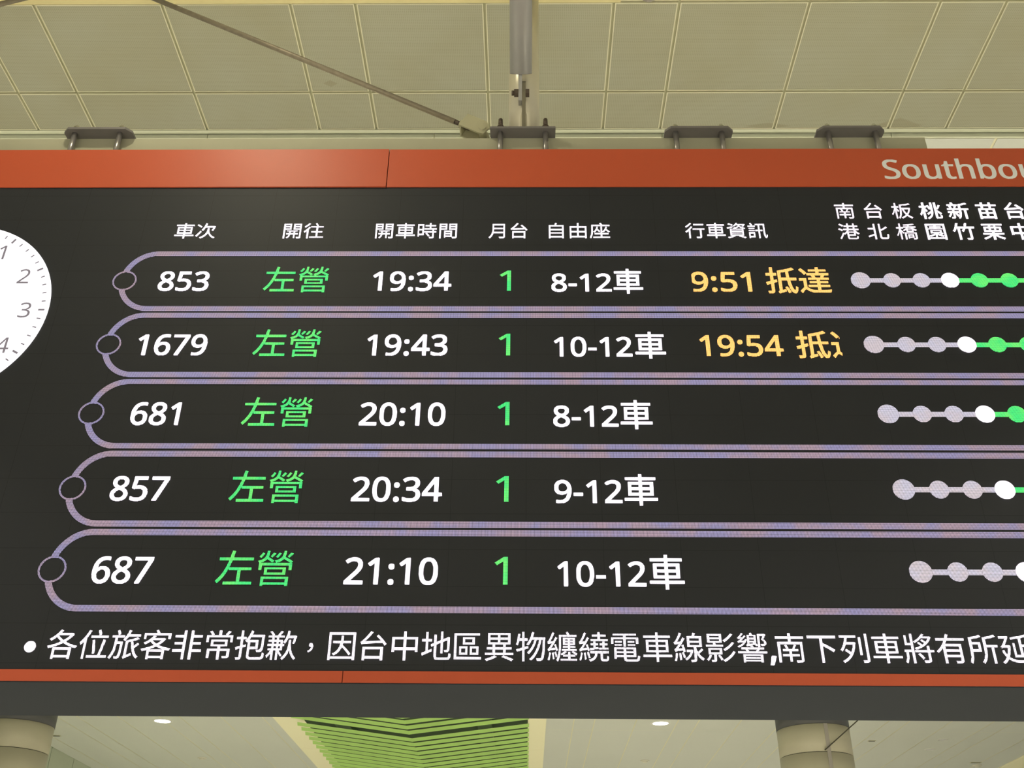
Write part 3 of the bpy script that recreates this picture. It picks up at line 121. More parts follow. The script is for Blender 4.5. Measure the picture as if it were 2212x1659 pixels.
BOLD_GLYPHS = {
    '車': (1000, [[452, -90, 448, 58, 52, 59, 42, 66, 42, 134, 48, 142, 443, 142, 449, 148, 449, 207, 443, 209, 157, 209, 147, 216, 147, 607, 157, 614, 443, 614, 449, 616, 449, 670, 80, 673, 73, 680, 74, 752, 443, 756, 449, 761, 449, 839, 457, 847, 543, 845, 547, 761, 552, 756, 925, 753, 927, 680, 920, 673, 547, 670, 547, 616, 552, 614, 848, 614, 856, 607, 853, 211, 552, 209, 547, 207, 547, 148, 552, 142, 957, 142, 963, 134, 963, 66, 952, 59, 548, 58, 544, -89], [241, 289, 448, 288, 449, 370, 243, 374], [547, 289, 757, 286, 760, 370, 548, 372], [241, 452, 448, 451, 448, 533, 243, 535], [547, 452, 757, 449, 760, 530, 757, 535, 549, 534]]),
    '抵': (1000, [[84, -85, 74, -75, 55, -2, 61, 3, 152, 3, 161, 5, 165, 11, 165, 257, 70, 228, 48, 227, 24, 307, 34, 318, 164, 357, 165, 557, 43, 559, 37, 566, 37, 639, 43, 645, 165, 648, 165, 839, 175, 847, 252, 847, 259, 839, 259, 648, 361, 645, 368, 639, 365, 561, 259, 557, 259, 389, 266, 387, 334, 409, 357, 409, 369, 334, 361, 324, 259, 289, 259, -7, 248, -46, 225, -68, 202, -77, 139, -85], [393, -86, 362, -20, 393, 8, 403, 34, 403, 725, 411, 732, 607, 769, 748, 806, 830, 836, 852, 836, 914, 780, 916, 770, 857, 746, 736, 711, 747, 511, 751, 475, 757, 472, 948, 472, 955, 466, 952, 386, 766, 385, 760, 380, 797, 170, 824, 84, 852, 34, 875, 19, 882, 30, 894, 75, 907, 159, 920, 160, 977, 120, 962, 25, 939, -39, 906, -75, 893, -81, 866, -82, 830, -72, 807, -55, 764, -2, 736, 57, 714, 125, 683, 275, 668, 384, 498, 385, 495, 39, 498, 35, 580, 55, 602, 55, 607, -16, 443, -69, 407, -86], [675, -72, 634, 29, 585, 130, 593, 140, 639, 153, 657, 148, 686, 98, 731, 2, 747, -43, 743, -53, 689, -72], [495, 475, 660, 475, 649, 670, 643, 692, 495, 661]]),
    '達': (1000, [[84, -68, 33, -2, 32, 7, 113, 93, 161, 131, 162, 366, 39, 369, 35, 443, 43, 453, 248, 453, 255, 448, 256, 130, 316, 83, 366, 55, 443, 33, 557, 24, 770, 28, 957, 44, 970, 44, 976, 34, 953, -43, 948, -47, 689, -56, 493, -55, 416, -45, 352, -27, 307, -4, 230, 53, 207, 62, 180, 44, 159, 20, 100, -66], [575, 45, 569, 52, 566, 144, 307, 144, 297, 152, 297, 211, 302, 218, 569, 220, 566, 277, 352, 277, 342, 284, 342, 343, 348, 350, 566, 350, 569, 398, 312, 402, 309, 466, 316, 473, 450, 475, 407, 567, 290, 570, 287, 634, 298, 641, 566, 641, 566, 700, 352, 701, 349, 766, 357, 772, 566, 772, 569, 839, 575, 846, 657, 847, 665, 839, 665, 775, 670, 772, 884, 772, 891, 761, 891, 707, 884, 700, 666, 699, 666, 642, 948, 641, 956, 634, 952, 568, 825, 566, 777, 475, 939, 472, 939, 401, 665, 398, 665, 352, 670, 350, 898, 350, 905, 343, 902, 281, 666, 276, 665, 220, 943, 218, 949, 211, 949, 152, 939, 144, 670, 144, 665, 139, 664, 48], [545, 475, 680, 473, 722, 566, 508, 566, 540, 498], [207, 592, 149, 670, 59, 761, 68, 775, 120, 812, 134, 812, 180, 772, 253, 693, 287, 648, 285, 639, 230, 597, 220, 591]]),
    '桃': (1000, [[366, -91, 315, -34, 313, -25, 370, 10, 406, 39, 439, 75, 485, 157, 510, 252, 507, 255, 384, 153, 369, 157, 331, 230, 518, 366, 522, 470, 516, 472, 466, 451, 449, 457, 418, 548, 363, 661, 363, 670, 420, 697, 438, 693, 482, 611, 520, 523, 523, 843, 607, 846, 613, 839, 613, 416, 608, 311, 594, 211, 575, 144, 549, 84, 505, 16, 439, -49, 379, -89], [166, -85, 162, 302, 118, 193, 75, 115, 58, 120, 18, 198, 62, 280, 99, 370, 135, 484, 155, 566, 39, 570, 33, 580, 33, 648, 43, 655, 161, 656, 164, 843, 248, 847, 256, 839, 256, 657, 348, 654, 353, 648, 353, 575, 343, 569, 261, 569, 256, 566, 256, 548, 378, 370, 330, 310, 316, 309, 256, 407, 256, -80, 248, -86], [748, -72, 722, -61, 701, -39, 687, 16, 687, 839, 698, 847, 770, 847, 778, 839, 780, 509, 804, 548, 876, 702, 889, 705, 934, 686, 957, 676, 963, 666, 890, 530, 845, 457, 830, 454, 778, 475, 778, 393, 780, 388, 793, 395, 811, 390, 940, 266, 978, 220, 977, 211, 930, 164, 916, 162, 853, 234, 780, 307, 778, 30, 782, 16, 793, 10, 880, 13, 891, 39, 896, 125, 902, 132, 911, 133, 982, 98, 968, -11, 949, -48, 930, -64, 911, -72]]),
    '園': (1000, [[75, -86, 75, 801, 925, 801, 927, -84, 839, -87, 833, -80, 830, -45, 166, -45, 164, -80, 157, -88], [165, 39, 831, 39, 830, 719, 166, 719], [448, 51, 440, 61, 439, 183, 316, 115, 230, 78, 216, 81, 169, 134, 175, 144, 325, 205, 423, 266, 266, 269, 256, 275, 258, 452, 743, 453, 746, 302, 789, 277, 800, 261, 711, 189, 798, 141, 813, 130, 814, 120, 770, 74, 757, 73, 643, 139, 530, 193, 527, 57, 520, 51], [636, 225, 693, 265, 689, 269, 541, 266], [341, 334, 652, 331, 658, 334, 658, 393, 343, 395], [198, 487, 192, 493, 192, 543, 198, 550, 451, 552, 448, 597, 257, 597, 250, 602, 250, 652, 257, 659, 448, 659, 451, 707, 461, 715, 539, 713, 543, 659, 743, 659, 751, 652, 751, 602, 743, 597, 543, 597, 543, 550, 798, 550, 805, 543, 805, 493, 798, 486]]),
    '新': (1000, [[770, -82, 765, -75, 761, 424, 633, 420, 631, 280, 613, 139, 577, 16, 558, -25, 525, -77, 511, -77, 450, -25, 480, 30, 495, 70, 452, 46, 432, 48, 395, 130, 351, 207, 350, 216, 402, 246, 420, 244, 458, 184, 502, 94, 508, 102, 526, 175, 540, 289, 544, 748, 689, 778, 870, 828, 934, 774, 934, 760, 852, 733, 633, 684, 634, 510, 961, 509, 968, 502, 968, 430, 961, 424, 859, 420, 858, -80], [180, -67, 173, -61, 152, 7, 161, 13, 240, 16, 241, 261, 48, 265, 40, 270, 40, 339, 48, 347, 239, 347, 241, 430, 239, 435, 36, 439, 39, 514, 148, 515, 152, 520, 140, 580, 115, 652, 132, 661, 52, 668, 50, 734, 57, 742, 239, 742, 241, 748, 204, 830, 211, 836, 284, 851, 295, 843, 348, 742, 513, 739, 513, 670, 507, 665, 445, 661, 455, 657, 457, 648, 409, 520, 411, 515, 525, 514, 531, 507, 531, 443, 520, 435, 334, 435, 331, 352, 334, 347, 511, 347, 518, 339, 518, 270, 511, 265, 334, 265, 327, -20, 311, -44, 289, -58, 230, -67], [89, 23, 35, 61, 33, 75, 86, 148, 126, 239, 143, 242, 202, 226, 203, 207, 158, 107, 103, 25], [236, 516, 311, 515, 316, 519, 354, 625, 361, 665, 202, 665, 236, 557, 241, 525]]),
    '竹': (1000, [[239, -85, 236, 552, 206, 552, 163, 461, 102, 365, 84, 365, 15, 416, 72, 502, 127, 616, 202, 848, 284, 835, 297, 825, 246, 652, 248, 644, 502, 644, 510, 639, 511, 613, 549, 711, 582, 839, 589, 848, 602, 849, 670, 835, 678, 825, 630, 645, 961, 644, 971, 639, 972, 561, 966, 555, 819, 552, 818, -16, 808, -43, 789, -63, 761, -76, 734, -82, 593, -86, 562, -2, 570, 9, 702, 6, 716, 9, 722, 16, 722, 552, 593, 554, 563, 489, 508, 393, 489, 368, 475, 365, 406, 416, 487, 552, 334, 553, 333, -80, 325, -88]]),
    '苗': (1000, [[148, -87, 142, -80, 142, 502, 148, 509, 859, 507, 863, -80, 857, -87, 770, -86, 767, -48, 761, -44, 239, -44, 236, -80, 230, -88], [236, 43, 448, 41, 449, 198, 239, 199], [544, 43, 766, 42, 766, 197, 546, 198], [236, 284, 448, 282, 449, 425, 239, 426], [544, 284, 766, 283, 766, 424, 548, 426], [284, 533, 276, 543, 275, 645, 52, 647, 45, 657, 45, 725, 52, 733, 274, 734, 280, 845, 372, 843, 375, 733, 620, 733, 626, 843, 711, 847, 719, 839, 722, 734, 953, 730, 954, 652, 948, 647, 720, 645, 719, 543, 711, 533, 634, 533, 625, 539, 620, 647, 375, 647, 372, 539, 366, 533]]),
    '栗': (1000, [[452, -85, 448, 156, 370, 87, 248, 5, 116, -58, 98, -65, 84, -63, 32, 2, 35, 11, 130, 47, 229, 98, 311, 151, 374, 202, 52, 206, 45, 216, 48, 285, 448, 288, 453, 366, 539, 368, 549, 361, 552, 288, 955, 284, 956, 216, 948, 206, 626, 202, 675, 159, 761, 101, 870, 46, 966, 10, 967, -2, 916, -64, 898, -64, 839, -40, 734, 14, 616, 97, 552, 156, 549, -80, 539, -88], [120, 373, 114, 380, 115, 634, 334, 638, 336, 711, 57, 715, 57, 792, 939, 794, 946, 789, 943, 715, 653, 711, 657, 638, 883, 634, 885, 380, 880, 373], [206, 452, 334, 450, 334, 560, 207, 559], [427, 452, 561, 451, 561, 559, 430, 560], [653, 452, 789, 451, 789, 559, 657, 560], [428, 639, 560, 639, 562, 711, 430, 714]]),
    '台': (1000, [[175, -86, 168, -80, 168, 343, 175, 350, 825, 350, 832, 343, 832, -75, 825, -85, 734, -83, 731, -39, 725, -33, 270, -33, 265, -39, 261, -85], [267, 57, 728, 57, 730, 260, 267, 261], [852, 383, 805, 452, 789, 465, 307, 440, 193, 431, 120, 418, 91, 502, 139, 532, 208, 598, 317, 725, 402, 843, 411, 851, 420, 851, 492, 820, 499, 816, 500, 807, 408, 689, 259, 530, 261, 526, 720, 547, 698, 577, 588, 684, 593, 695, 652, 735, 661, 735, 823, 580, 889, 502, 935, 439, 928, 425, 870, 382]]),
    '中': (1000, [[452, -86, 447, -80, 447, 239, 184, 241, 182, 184, 175, 178, 93, 178, 86, 184, 85, 661, 93, 668, 443, 668, 449, 843, 539, 847, 547, 839, 548, 669, 902, 668, 913, 661, 913, 193, 902, 183, 820, 184, 815, 189, 811, 241, 548, 240, 547, -80, 539, -86], [182, 334, 443, 331, 445, 580, 184, 581], [547, 334, 811, 331, 813, 580, 549, 580]]),
}
HEADER_GLYPHS = {
    'S': (440, [[148, -7, 80, 2, 30, 18, 30, 88, 57, 87, 107, 69, 175, 56, 243, 60, 275, 73, 299, 93, 313, 120, 317, 157, 308, 189, 284, 216, 243, 240, 120, 292, 64, 339, 47, 366, 37, 402, 36, 461, 46, 493, 60, 516, 89, 544, 120, 563, 170, 577, 302, 577, 393, 553, 402, 548, 380, 487, 352, 487, 275, 512, 225, 517, 175, 503, 151, 484, 143, 470, 135, 443, 137, 411, 155, 375, 193, 347, 298, 304, 361, 268, 400, 225, 413, 193, 417, 161, 414, 120, 400, 80, 381, 52, 352, 28, 307, 6, 266, -4]]),
    'o': (485, [[207, -8, 166, 1, 125, 19, 94, 43, 64, 80, 47, 116, 33, 170, 31, 234, 37, 289, 51, 330, 69, 361, 93, 390, 125, 413, 189, 435, 298, 435, 343, 421, 380, 399, 408, 370, 430, 338, 453, 261, 456, 207, 448, 143, 435, 102, 417, 70, 370, 23, 307, -3], [233, 52, 280, 59, 317, 84, 344, 134, 355, 189, 353, 257, 332, 325, 302, 358, 252, 377, 225, 376, 198, 368, 166, 342, 142, 298, 132, 248, 133, 170, 151, 111, 185, 70]]),
    'u': (496, [[184, -8, 139, 1, 102, 18, 74, 48, 60, 75, 50, 125, 51, 430, 148, 428, 152, 116, 160, 93, 180, 68, 207, 55, 239, 51, 275, 60, 302, 76, 321, 98, 336, 134, 344, 207, 346, 430, 439, 431, 441, 2, 357, 1, 348, 31, 325, 14, 280, -3]]),
    't': (289, [[166, -7, 111, 10, 87, 30, 73, 52, 60, 102, 60, 370, 57, 376, -1, 380, -1, 407, 62, 439, 87, 525, 93, 528, 157, 527, 161, 431, 280, 431, 282, 425, 280, 376, 160, 375, 158, 120, 168, 80, 193, 56, 216, 50, 257, 58, 283, 57, 285, 7, 234, -8]]),
    'h': (496, [[57, 0, 55, 607, 148, 609, 153, 607, 152, 405, 198, 427, 230, 435, 325, 435, 389, 413, 416, 387, 431, 361, 444, 302, 444, 2, 347, 2, 344, 311, 332, 343, 311, 364, 280, 376, 252, 377, 216, 368, 193, 353, 173, 330, 161, 298, 153, 252, 153, 2]]),
    'b': (493, [[234, -7, 184, 6, 143, 35, 130, 0, 55, 2, 57, 609, 153, 607, 152, 405, 193, 427, 234, 436, 307, 436, 352, 425, 384, 408, 413, 384, 437, 348, 453, 302, 463, 243, 458, 148, 444, 98, 422, 57, 389, 23, 348, 2, 302, -8], [250, 52, 266, 51, 298, 61, 335, 93, 353, 134, 362, 193, 359, 270, 339, 330, 310, 361, 266, 377, 220, 371, 185, 348, 164, 311, 153, 252, 155, 166, 173, 102, 202, 68]]),
    'n': (496, [[57, 0, 56, 430, 138, 430, 148, 397, 175, 418, 207, 431, 248, 438, 307, 438, 361, 427, 402, 403, 431, 361, 444, 302, 444, 2, 347, 2, 344, 311, 332, 343, 311, 364, 280, 376, 252, 377, 216, 368, 189, 349, 174, 330, 160, 293, 153, 252, 153, 2]]),
    'd': (493, [[189, -8, 148, 1, 98, 28, 68, 61, 51, 93, 37, 139, 31, 198, 33, 266, 50, 334, 74, 375, 102, 404, 134, 423, 170, 435, 266, 436, 302, 427, 342, 407, 341, 607, 439, 608, 440, 2, 357, 0, 348, 32, 316, 11, 280, -3], [224, 52, 275, 59, 311, 85, 331, 120, 341, 170, 340, 257, 322, 325, 289, 363, 234, 378, 193, 368, 165, 343, 142, 298, 131, 225, 133, 166, 151, 107, 175, 74, 198, 60]]),
}
THIN_GLYPHS = {
    '1': (459, [[211, 1, 214, 484, 111, 405, 102, 407, 68, 452, 220, 572, 284, 573, 290, 570, 290, 2]]),
}
DIAL_GLYPHS = {
    '1': (459, [[216, 1, 218, 493, 111, 408, 107, 407, 72, 452, 225, 572, 280, 573, 285, 570, 285, 2]]),
    '2': (459, [[39, 1, 37, 57, 267, 293, 308, 357, 322, 407, 322, 439, 313, 470, 297, 493, 266, 513, 239, 519, 180, 517, 130, 498, 84, 468, 46, 511, 94, 548, 170, 576, 243, 581, 311, 563, 358, 530, 385, 484, 394, 416, 381, 357, 349, 298, 308, 248, 127, 66, 411, 64, 417, 61, 417, 2]]),
    '3': (459, [[161, -8, 102, 0, 39, 22, 36, 84, 43, 86, 84, 69, 139, 56, 216, 51, 280, 65, 317, 93, 335, 130, 340, 157, 335, 198, 322, 220, 298, 241, 257, 258, 207, 265, 126, 266, 124, 320, 130, 326, 225, 329, 280, 350, 302, 372, 318, 398, 323, 420, 321, 457, 301, 493, 280, 509, 252, 518, 202, 522, 152, 512, 75, 473, 41, 520, 84, 550, 143, 572, 193, 581, 275, 576, 307, 568, 348, 544, 376, 511, 390, 480, 395, 425, 390, 393, 378, 366, 343, 328, 281, 302, 281, 298, 343, 281, 386, 248, 404, 216, 413, 184, 410, 130, 403, 102, 385, 66, 357, 37, 330, 19, 261, -3]]),
    '4': (459, [[293, 0, 289, 131, 20, 131, 17, 189, 284, 573, 357, 576, 359, 198, 440, 193, 442, 134, 361, 131, 359, 2], [89, 198, 289, 194, 293, 500, 258, 439]]),
}
CUT_GLYPHS = {
    '9': (459, [[111, -17, 84, -13, 68, -2, 70, 66, 84, 72, 139, 60, 170, 60, 220, 70, 261, 92, 285, 116, 303, 143, 317, 180, 328, 239, 325, 242, 261, 210, 193, 203, 134, 215, 80, 247, 58, 275, 58, 507, 73, 530, 98, 553, 152, 581, 202, 591, 275, 585, 320, 568, 352, 545, 389, 502, 413, 452, 431, 361, 426, 239, 413, 175, 377, 89, 344, 48, 307, 19, 270, 1, 220, -14], [186, 284, 243, 282, 275, 292, 318, 330, 331, 361, 331, 398, 313, 452, 289, 485, 248, 508, 202, 509, 175, 499, 147, 475, 128, 434, 124, 370, 132, 334, 153, 302]]),
    '達': (1000, [[84, -68, 33, -2, 32, 7, 113, 93, 161, 131, 162, 366, 39, 369, 36, 448, 43, 453, 248, 453, 256, 443, 256, 130, 300, 93, 300, 7, 298, 2, 220, 59, 203, 61, 180, 44, 159, 20, 100, -66], [293, 568, 287, 575, 287, 634, 298, 641, 300, 570], [207, 592, 149, 670, 59, 761, 68, 775, 120, 812, 134, 812, 180, 772, 253, 693, 287, 648, 285, 639, 230, 597, 220, 591]]),
}

# ------------------------------------------------------------------ helpers
def srgb(r, g, b):
    f = lambda c: (c / 255 / 12.92) if c <= 10 else ((c / 255 + 0.055) / 1.055) ** 2.4
    return (f(r), f(g), f(b), 1)

def new_mat(name):
    mt = bpy.data.materials.new(name)
    mt.use_nodes = True
    nt = mt.node_tree
    return mt, nt, nt.nodes, nt.links, nt.nodes['Principled BSDF']

def paint(name, col, rough=0.5, metal=0.0, spec=0.5, noise=0.0, nscale=8.0, bump=0.0, bscale=200.0):
    mt, nt, N, L, p = new_mat(name)
    p.inputs['Base Color'].default_value = col
    p.inputs['Roughness'].default_value = rough
    p.inputs['Metallic'].default_value = metal
    p.inputs['Specular IOR Level'].default_value = spec
    if noise:
        tc = N.new('ShaderNodeTexCoord')
        n = N.new('ShaderNodeTexNoise')
        n.inputs['Scale'].default_value = nscale
        n.inputs['Detail'].default_value = 5
        L.new(tc.outputs['Object'], n.inputs['Vector'])
        mx = N.new('ShaderNodeMix')
        mx.data_type = 'RGBA'
        mx.inputs[6].default_value = tuple(c * (1 - noise) for c in col[:3]) + (1,)
        mx.inputs[7].default_value = tuple(min(1, c * (1 + noise)) for c in col[:3]) + (1,)
        L.new(n.outputs['Fac'], mx.inputs[0])
        L.new(mx.outputs[2], p.inputs['Base Color'])
    if bump:
        tc = N.new('ShaderNodeTexCoord')
        n = N.new('ShaderNodeTexNoise')
        n.inputs['Scale'].default_value = bscale
        L.new(tc.outputs['Object'], n.inputs['Vector'])
        b = N.new('ShaderNodeBump')
        b.inputs['Strength'].default_value = bump
        b.inputs['Distance'].default_value = 0.002
        L.new(n.outputs['Fac'], b.inputs['Height'])
        L.new(b.outputs[0], p.inputs['Normal'])
    return mt

LED_PITCH = 0.005
def mnode(N, L, op, a, b=None, c=None):
    n = N.new('ShaderNodeMath')
    n.operation = op
    for i, v in enumerate((a, b, c)):
        if v is None:
            continue
        if isinstance(v, (int, float)):
            n.inputs[i].default_value = v
        else:
            L.new(v, n.inputs[i])
    return n.outputs[0]

def led_mat(name, cols, strength, lo=0.2, hi=1.5, nscale=3.0):
    """lit LED dots on a square lattice; cols is one colour or two blended by noise"""
    mt, nt, N, L, p = new_mat(name)
    p.inputs['Base Color'].default_value = (0.02, 0.02, 0.02, 1)
    p.inputs['Roughness'].default_value = 0.6
    tc = N.new('ShaderNodeTexCoord')
    sp = N.new('ShaderNodeSeparateXYZ')
    L.new(tc.outputs['Object'], sp.inputs[0])
    ds = []
    for ax in (0, 2):
        u = mnode(N, L, 'MULTIPLY', sp.outputs[ax], 1.0 / LED_PITCH)
        u = mnode(N, L, 'FRACT', u)
        u = mnode(N, L, 'SUBTRACT', u, 0.5)
        ds.append(mnode(N, L, 'MULTIPLY', u, u))
    d = mnode(N, L, 'SQRT', mnode(N, L, 'ADD', ds[0], ds[1]))
    mr = N.new('ShaderNodeMapRange')
    mr.interpolation_type = 'SMOOTHSTEP'
    mr.inputs['From Min'].default_value = 0.30
    mr.inputs['From Max'].default_value = 0.55
    mr.inputs['To Min'].default_value = hi * strength
    mr.inputs['To Max'].default_value = lo * strength
    L.new(d, mr.inputs['Value'])
    if len(cols) == 1:
        p.inputs['Emission Color'].default_value = cols[0]
    else:
        n = N.new('ShaderNodeTexNoise')
        n.inputs['Scale'].default_value = nscale
        n.inputs['Detail'].default_value = 3
        L.new(tc.outputs['Object'], n.inputs['Vector'])
        cr = N.new('ShaderNodeValToRGB')
        cr.color_ramp.elements[0].position = 0.40
        cr.color_ramp.elements[0].color = cols[0]
        cr.color_ramp.elements[1].position = 0.60
        cr.color_ramp.elements[1].color = cols[1]
        L.new(n.outputs['Fac'], cr.inputs[0])
        L.new(cr.outputs[0], p.inputs['Emission Color'])
    L.new(mr.outputs[0], p.inputs['Emission Strength'])
    return mt

def link(name, me, mats, parent=None):
    o = bpy.data.objects.new(name, me)
    COL.objects.link(o)
    for mt in (mats if isinstance(mats, (list, tuple)) else [mats]):
        me.materials.append(mt)
    if parent is not None:
        o.parent = parent
        o.matrix_parent_inverse = parent_world(parent).inverted()
    return o

def parent_world(p):
    mw = p.matrix_basis.copy()
    if p.parent:
        mw = parent_world(p.parent) @ p.matrix_parent_inverse @ mw
    return mw

class MB:
    """collects shapes in world coordinates; build() links them as ONE mesh object"""
    def __init__(self):
        self.bm = bmesh.new()
    def quad(self, pts, mi=0):
        f = self.bm.faces.new([self.bm.verts.new(p) for p in pts])
        f.material_index = mi
        return f
    def box(self, x0, x1, y0, y1, z0, z1, mi=0):
        v = [self.bm.verts.new(p) for p in ((x0, y0, z0), (x1, y0, z0), (x1, y1, z0), (x0, y1, z0),
                                            (x0, y0, z1), (x1, y0, z1), (x1, y1, z1), (x0, y1, z1))]
        for q in ((0, 3, 2, 1), (4, 5, 6, 7), (0, 1, 5, 4), (1, 2, 6, 5), (2, 3, 7, 6), (3, 0, 4, 7)):
            self.bm.faces.new([v[i] for i in q]).material_index = mi
        return self
    def prism(self, pts, d, mi=0):
        """polygon pts extruded by vector d"""
        d = Vector(d)
        a = [self.bm.verts.new(p) for p in pts]
        b = [self.bm.verts.new(Vector(p) + d) for p in pts]
        n = len(a)
        fs = [self.bm.faces.new(a), self.bm.faces.new(b[::-1])]
        for i in range(n):
            fs.append(self.bm.faces.new((a[i], b[i], b[(i + 1) % n], a[(i + 1) % n])))
        for f in fs:
            f.material_index = mi
        return self
    def tube(self, p0, p1, r0, r1=None, n=32, mi=0, caps=True, smooth=True):
        p0, p1 = Vector(p0), Vector(p1)
        r1 = r0 if r1 is None else r1
        d = (p1 - p0).normalized()
        a = d.orthogonal().normalized()
        if abs(d.z) > 0.99:
            a = Vector((1, 0, 0))
        b = d.cross(a)
        A, B = [], []
        for i in range(n):
            t = 2 * math.pi * i / n
            k = a * math.cos(t) + b * math.sin(t)
            A.append(self.bm.verts.new(p0 + k * r0))
            B.append(self.bm.verts.new(p1 + k * r1))
        for i in range(n):
            f = self.bm.faces.new((A[i], A[(i + 1) % n], B[(i + 1) % n], B[i]))
            f.smooth = smooth
            f.material_index = mi
        if caps:
            self.bm.faces.new(A[::-1]).material_index = mi
            self.bm.faces.new(B).material_index = mi
        return self
    def lathe(self, c, prof, n=40, mi=0, smooth=True):
        """prof: (radius, z) pairs around a vertical axis through c"""
        rings = []
        for r, z in prof:
            if r < 1e-6:
                rings.append([self.bm.verts.new((c[0], c[1], c[2] + z))])
            else:
                rings.append([self.bm.verts.new((c[0] + r * math.cos(2 * math.pi * i / n),
                                                 c[1] + r * math.sin(2 * math.pi * i / n), c[2] + z)) for i in range(n)])
        for a, b in zip(rings, rings[1:]):
            for i in range(n):
                j = (i + 1) % n
                if len(a) == 1 and len(b) == 1:
                    continue
                if len(a) == 1:
                    q = (a[0], b[j], b[i])
                elif len(b) == 1:
                    q = (a[i], a[j], b[0])
                else:
                    q = (a[i], a[j], b[j], b[i])
                f = self.bm.faces.new(q)
                f.smooth = smooth
                f.material_index = mi
        return self
    def build(self, name, mats, parent=None, bevel=0.0, seg=2, fix=True):
        if bevel:
            es = [e for e in self.bm.edges if len(e.link_faces) == 2 and e.calc_face_angle(0) > 0.6]
            bmesh.ops.bevel(self.bm, geom=es, offset=bevel, segments=seg, affect='EDGES', profile=0.6)
        if fix:
            bmesh.ops.recalc_face_normals(self.bm, faces=self.bm.faces)
        me = bpy.data.meshes.new(name)
        self.bm.to_mesh(me)
        self.bm.free()
        return link(name, me, mats, parent)

def tag(o, label=None, cat=None, group=None, kind=None):
    if label: o['label'] = label
    if cat: o['category'] = cat
    if group: o['group'] = group
    if kind: o['kind'] = kind
    return o

def thing(name, loc, label, cat, group=None):
    o = bpy.data.objects.new(name, None)
    COL.objects.link(o)
    o.empty_display_size = 0.1
    o.location = loc
    return tag(o, label, cat, group)

def structure(o):
    o['kind'] = 'structure'
    return o

Z = lambda z: z + EYE          # heights below are measured from the camera's height

# ------------------------------------------------------------------ materials
M = {}
M['orange'] = paint('orange_lacquer', (0.51, 0.083, 0.032, 1), 0.48, spec=0.45, noise=0.04, nscale=3, bump=0.05, bscale=60)
M['vinyl'] = paint('white_vinyl', (0.80, 0.82, 0.86, 1), 0.5)
M['cabinet'] = paint('grey_powder_coat', (0.026, 0.030, 0.038, 1), 0.85, spec=0.12, noise=0.06, nscale=2)
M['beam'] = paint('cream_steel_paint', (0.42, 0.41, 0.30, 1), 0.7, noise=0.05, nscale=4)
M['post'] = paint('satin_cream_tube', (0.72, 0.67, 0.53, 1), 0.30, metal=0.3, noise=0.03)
M['steel'] = paint('dull_galvanised_steel', (0.22, 0.205, 0.21, 1), 0.5, metal=0.45, noise=0.08, nscale=20)
M['stud'] = paint('zinc_stud', (0.42, 0.40, 0.40, 1), 0.3, metal=0.7)
M['brace'] = paint('grey_brace_paint', (0.42, 0.41, 0.41, 1), 0.4, metal=0.3, noise=0.06, nscale=12)
M['rod'] = paint('weathered_rod', (0.27, 0.23, 0.17, 1), 0.5, metal=0.35, noise=0.35, nscale=30)
M['gusset'] = paint('grey_olive_gusset', (0.20, 0.18, 0.13, 1), 0.5, metal=0.2, noise=0.1, nscale=30)
M['rust'] = paint('brown_bolt_steel', (0.10, 0.075, 0.06, 1), 0.5, metal=0.4, noise=0.2, nscale=60)
M['chrome'] = paint('bright_cap_nut', (0.75, 0.75, 0.72, 1), 0.15, metal=1.0)
M['clevis'] = paint('olive_clevis_paint', (0.45, 0.43, 0.29, 1), 0.5, metal=0.1, noise=0.06)
M['rim'] = paint('ceiling_joint_rim', (0.64, 0.62, 0.46, 1), 0.55)
M['backing'] = paint('ceiling_joint_backing', (0.42, 0.41, 0.27, 1), 0.7)
M['trimlight'] = paint('cream_ceiling_trim', (0.72, 0.74, 0.58, 1), 0.5)
M['yellowtrim'] = paint('painted_cove_trim', (0.66, 0.58, 0.30, 1), 0.55)
M['cream'] = paint('painted_cove_border', (1.0, 0.94, 0.66, 1), 0.6, noise=0.03, nscale=0.6)  # paint lifted almost to white to carry the borders' cove light
M['dark'] = paint('dark_gap', (0.02, 0.02, 0.018, 1), 0.8)
M['floor'] = paint('pale_granite', (0.66, 0.64, 0.56, 1), 0.35, noise=0.12, nscale=40)
M['wallpanel'] = paint('pale_green_panel', (0.50, 0.55, 0.43, 1), 0.4, noise=0.03)
M['lampwhite'] = paint('lamp_trim_white', (0.75, 0.75, 0.70, 1), 0.4)
M['lampdark'] = paint('lamp_reflector_grey', (0.8, 0.8, 0.82, 1), 0.3, metal=0.3)
M['plasticgrey'] = paint('grey_detector_plastic', (0.34, 0.31, 0.28, 1), 0.5)
M['plasticwhite'] = paint('white_detector_plastic', (0.72, 0.70, 0.60, 1), 0.5)
M['capgrey'] = paint('dark_grey_collar', (0.075, 0.075, 0.08, 1), 0.5)
M['slat'] = paint('green_slat', (0.45, 0.72, 0.19, 1), 0.45, noise=0.2, nscale=0.9)
M['slatdark'] = paint('recess_shade_green', (0.02, 0.05, 0.01, 1), 0.8)
M['rail'] = paint('dark_green_rail', (0.03, 0.075, 0.015, 1), 0.6)
M['cable'] = paint('dark_cable', (0.05, 0.045, 0.03, 1), 0.6)

def lamp_lens():
    mt, nt, N, L, p = new_mat('lit_lamp_lens')
    p.inputs['Base Color'].default_value = (1, 1, 1, 1)
    p.inputs['Emission Color'].default_value = (1, 0.97, 0.9, 1)
    p.inputs['Emission Strength'].default_value = 6.0
    return mt
M['lens'] = lamp_lens()

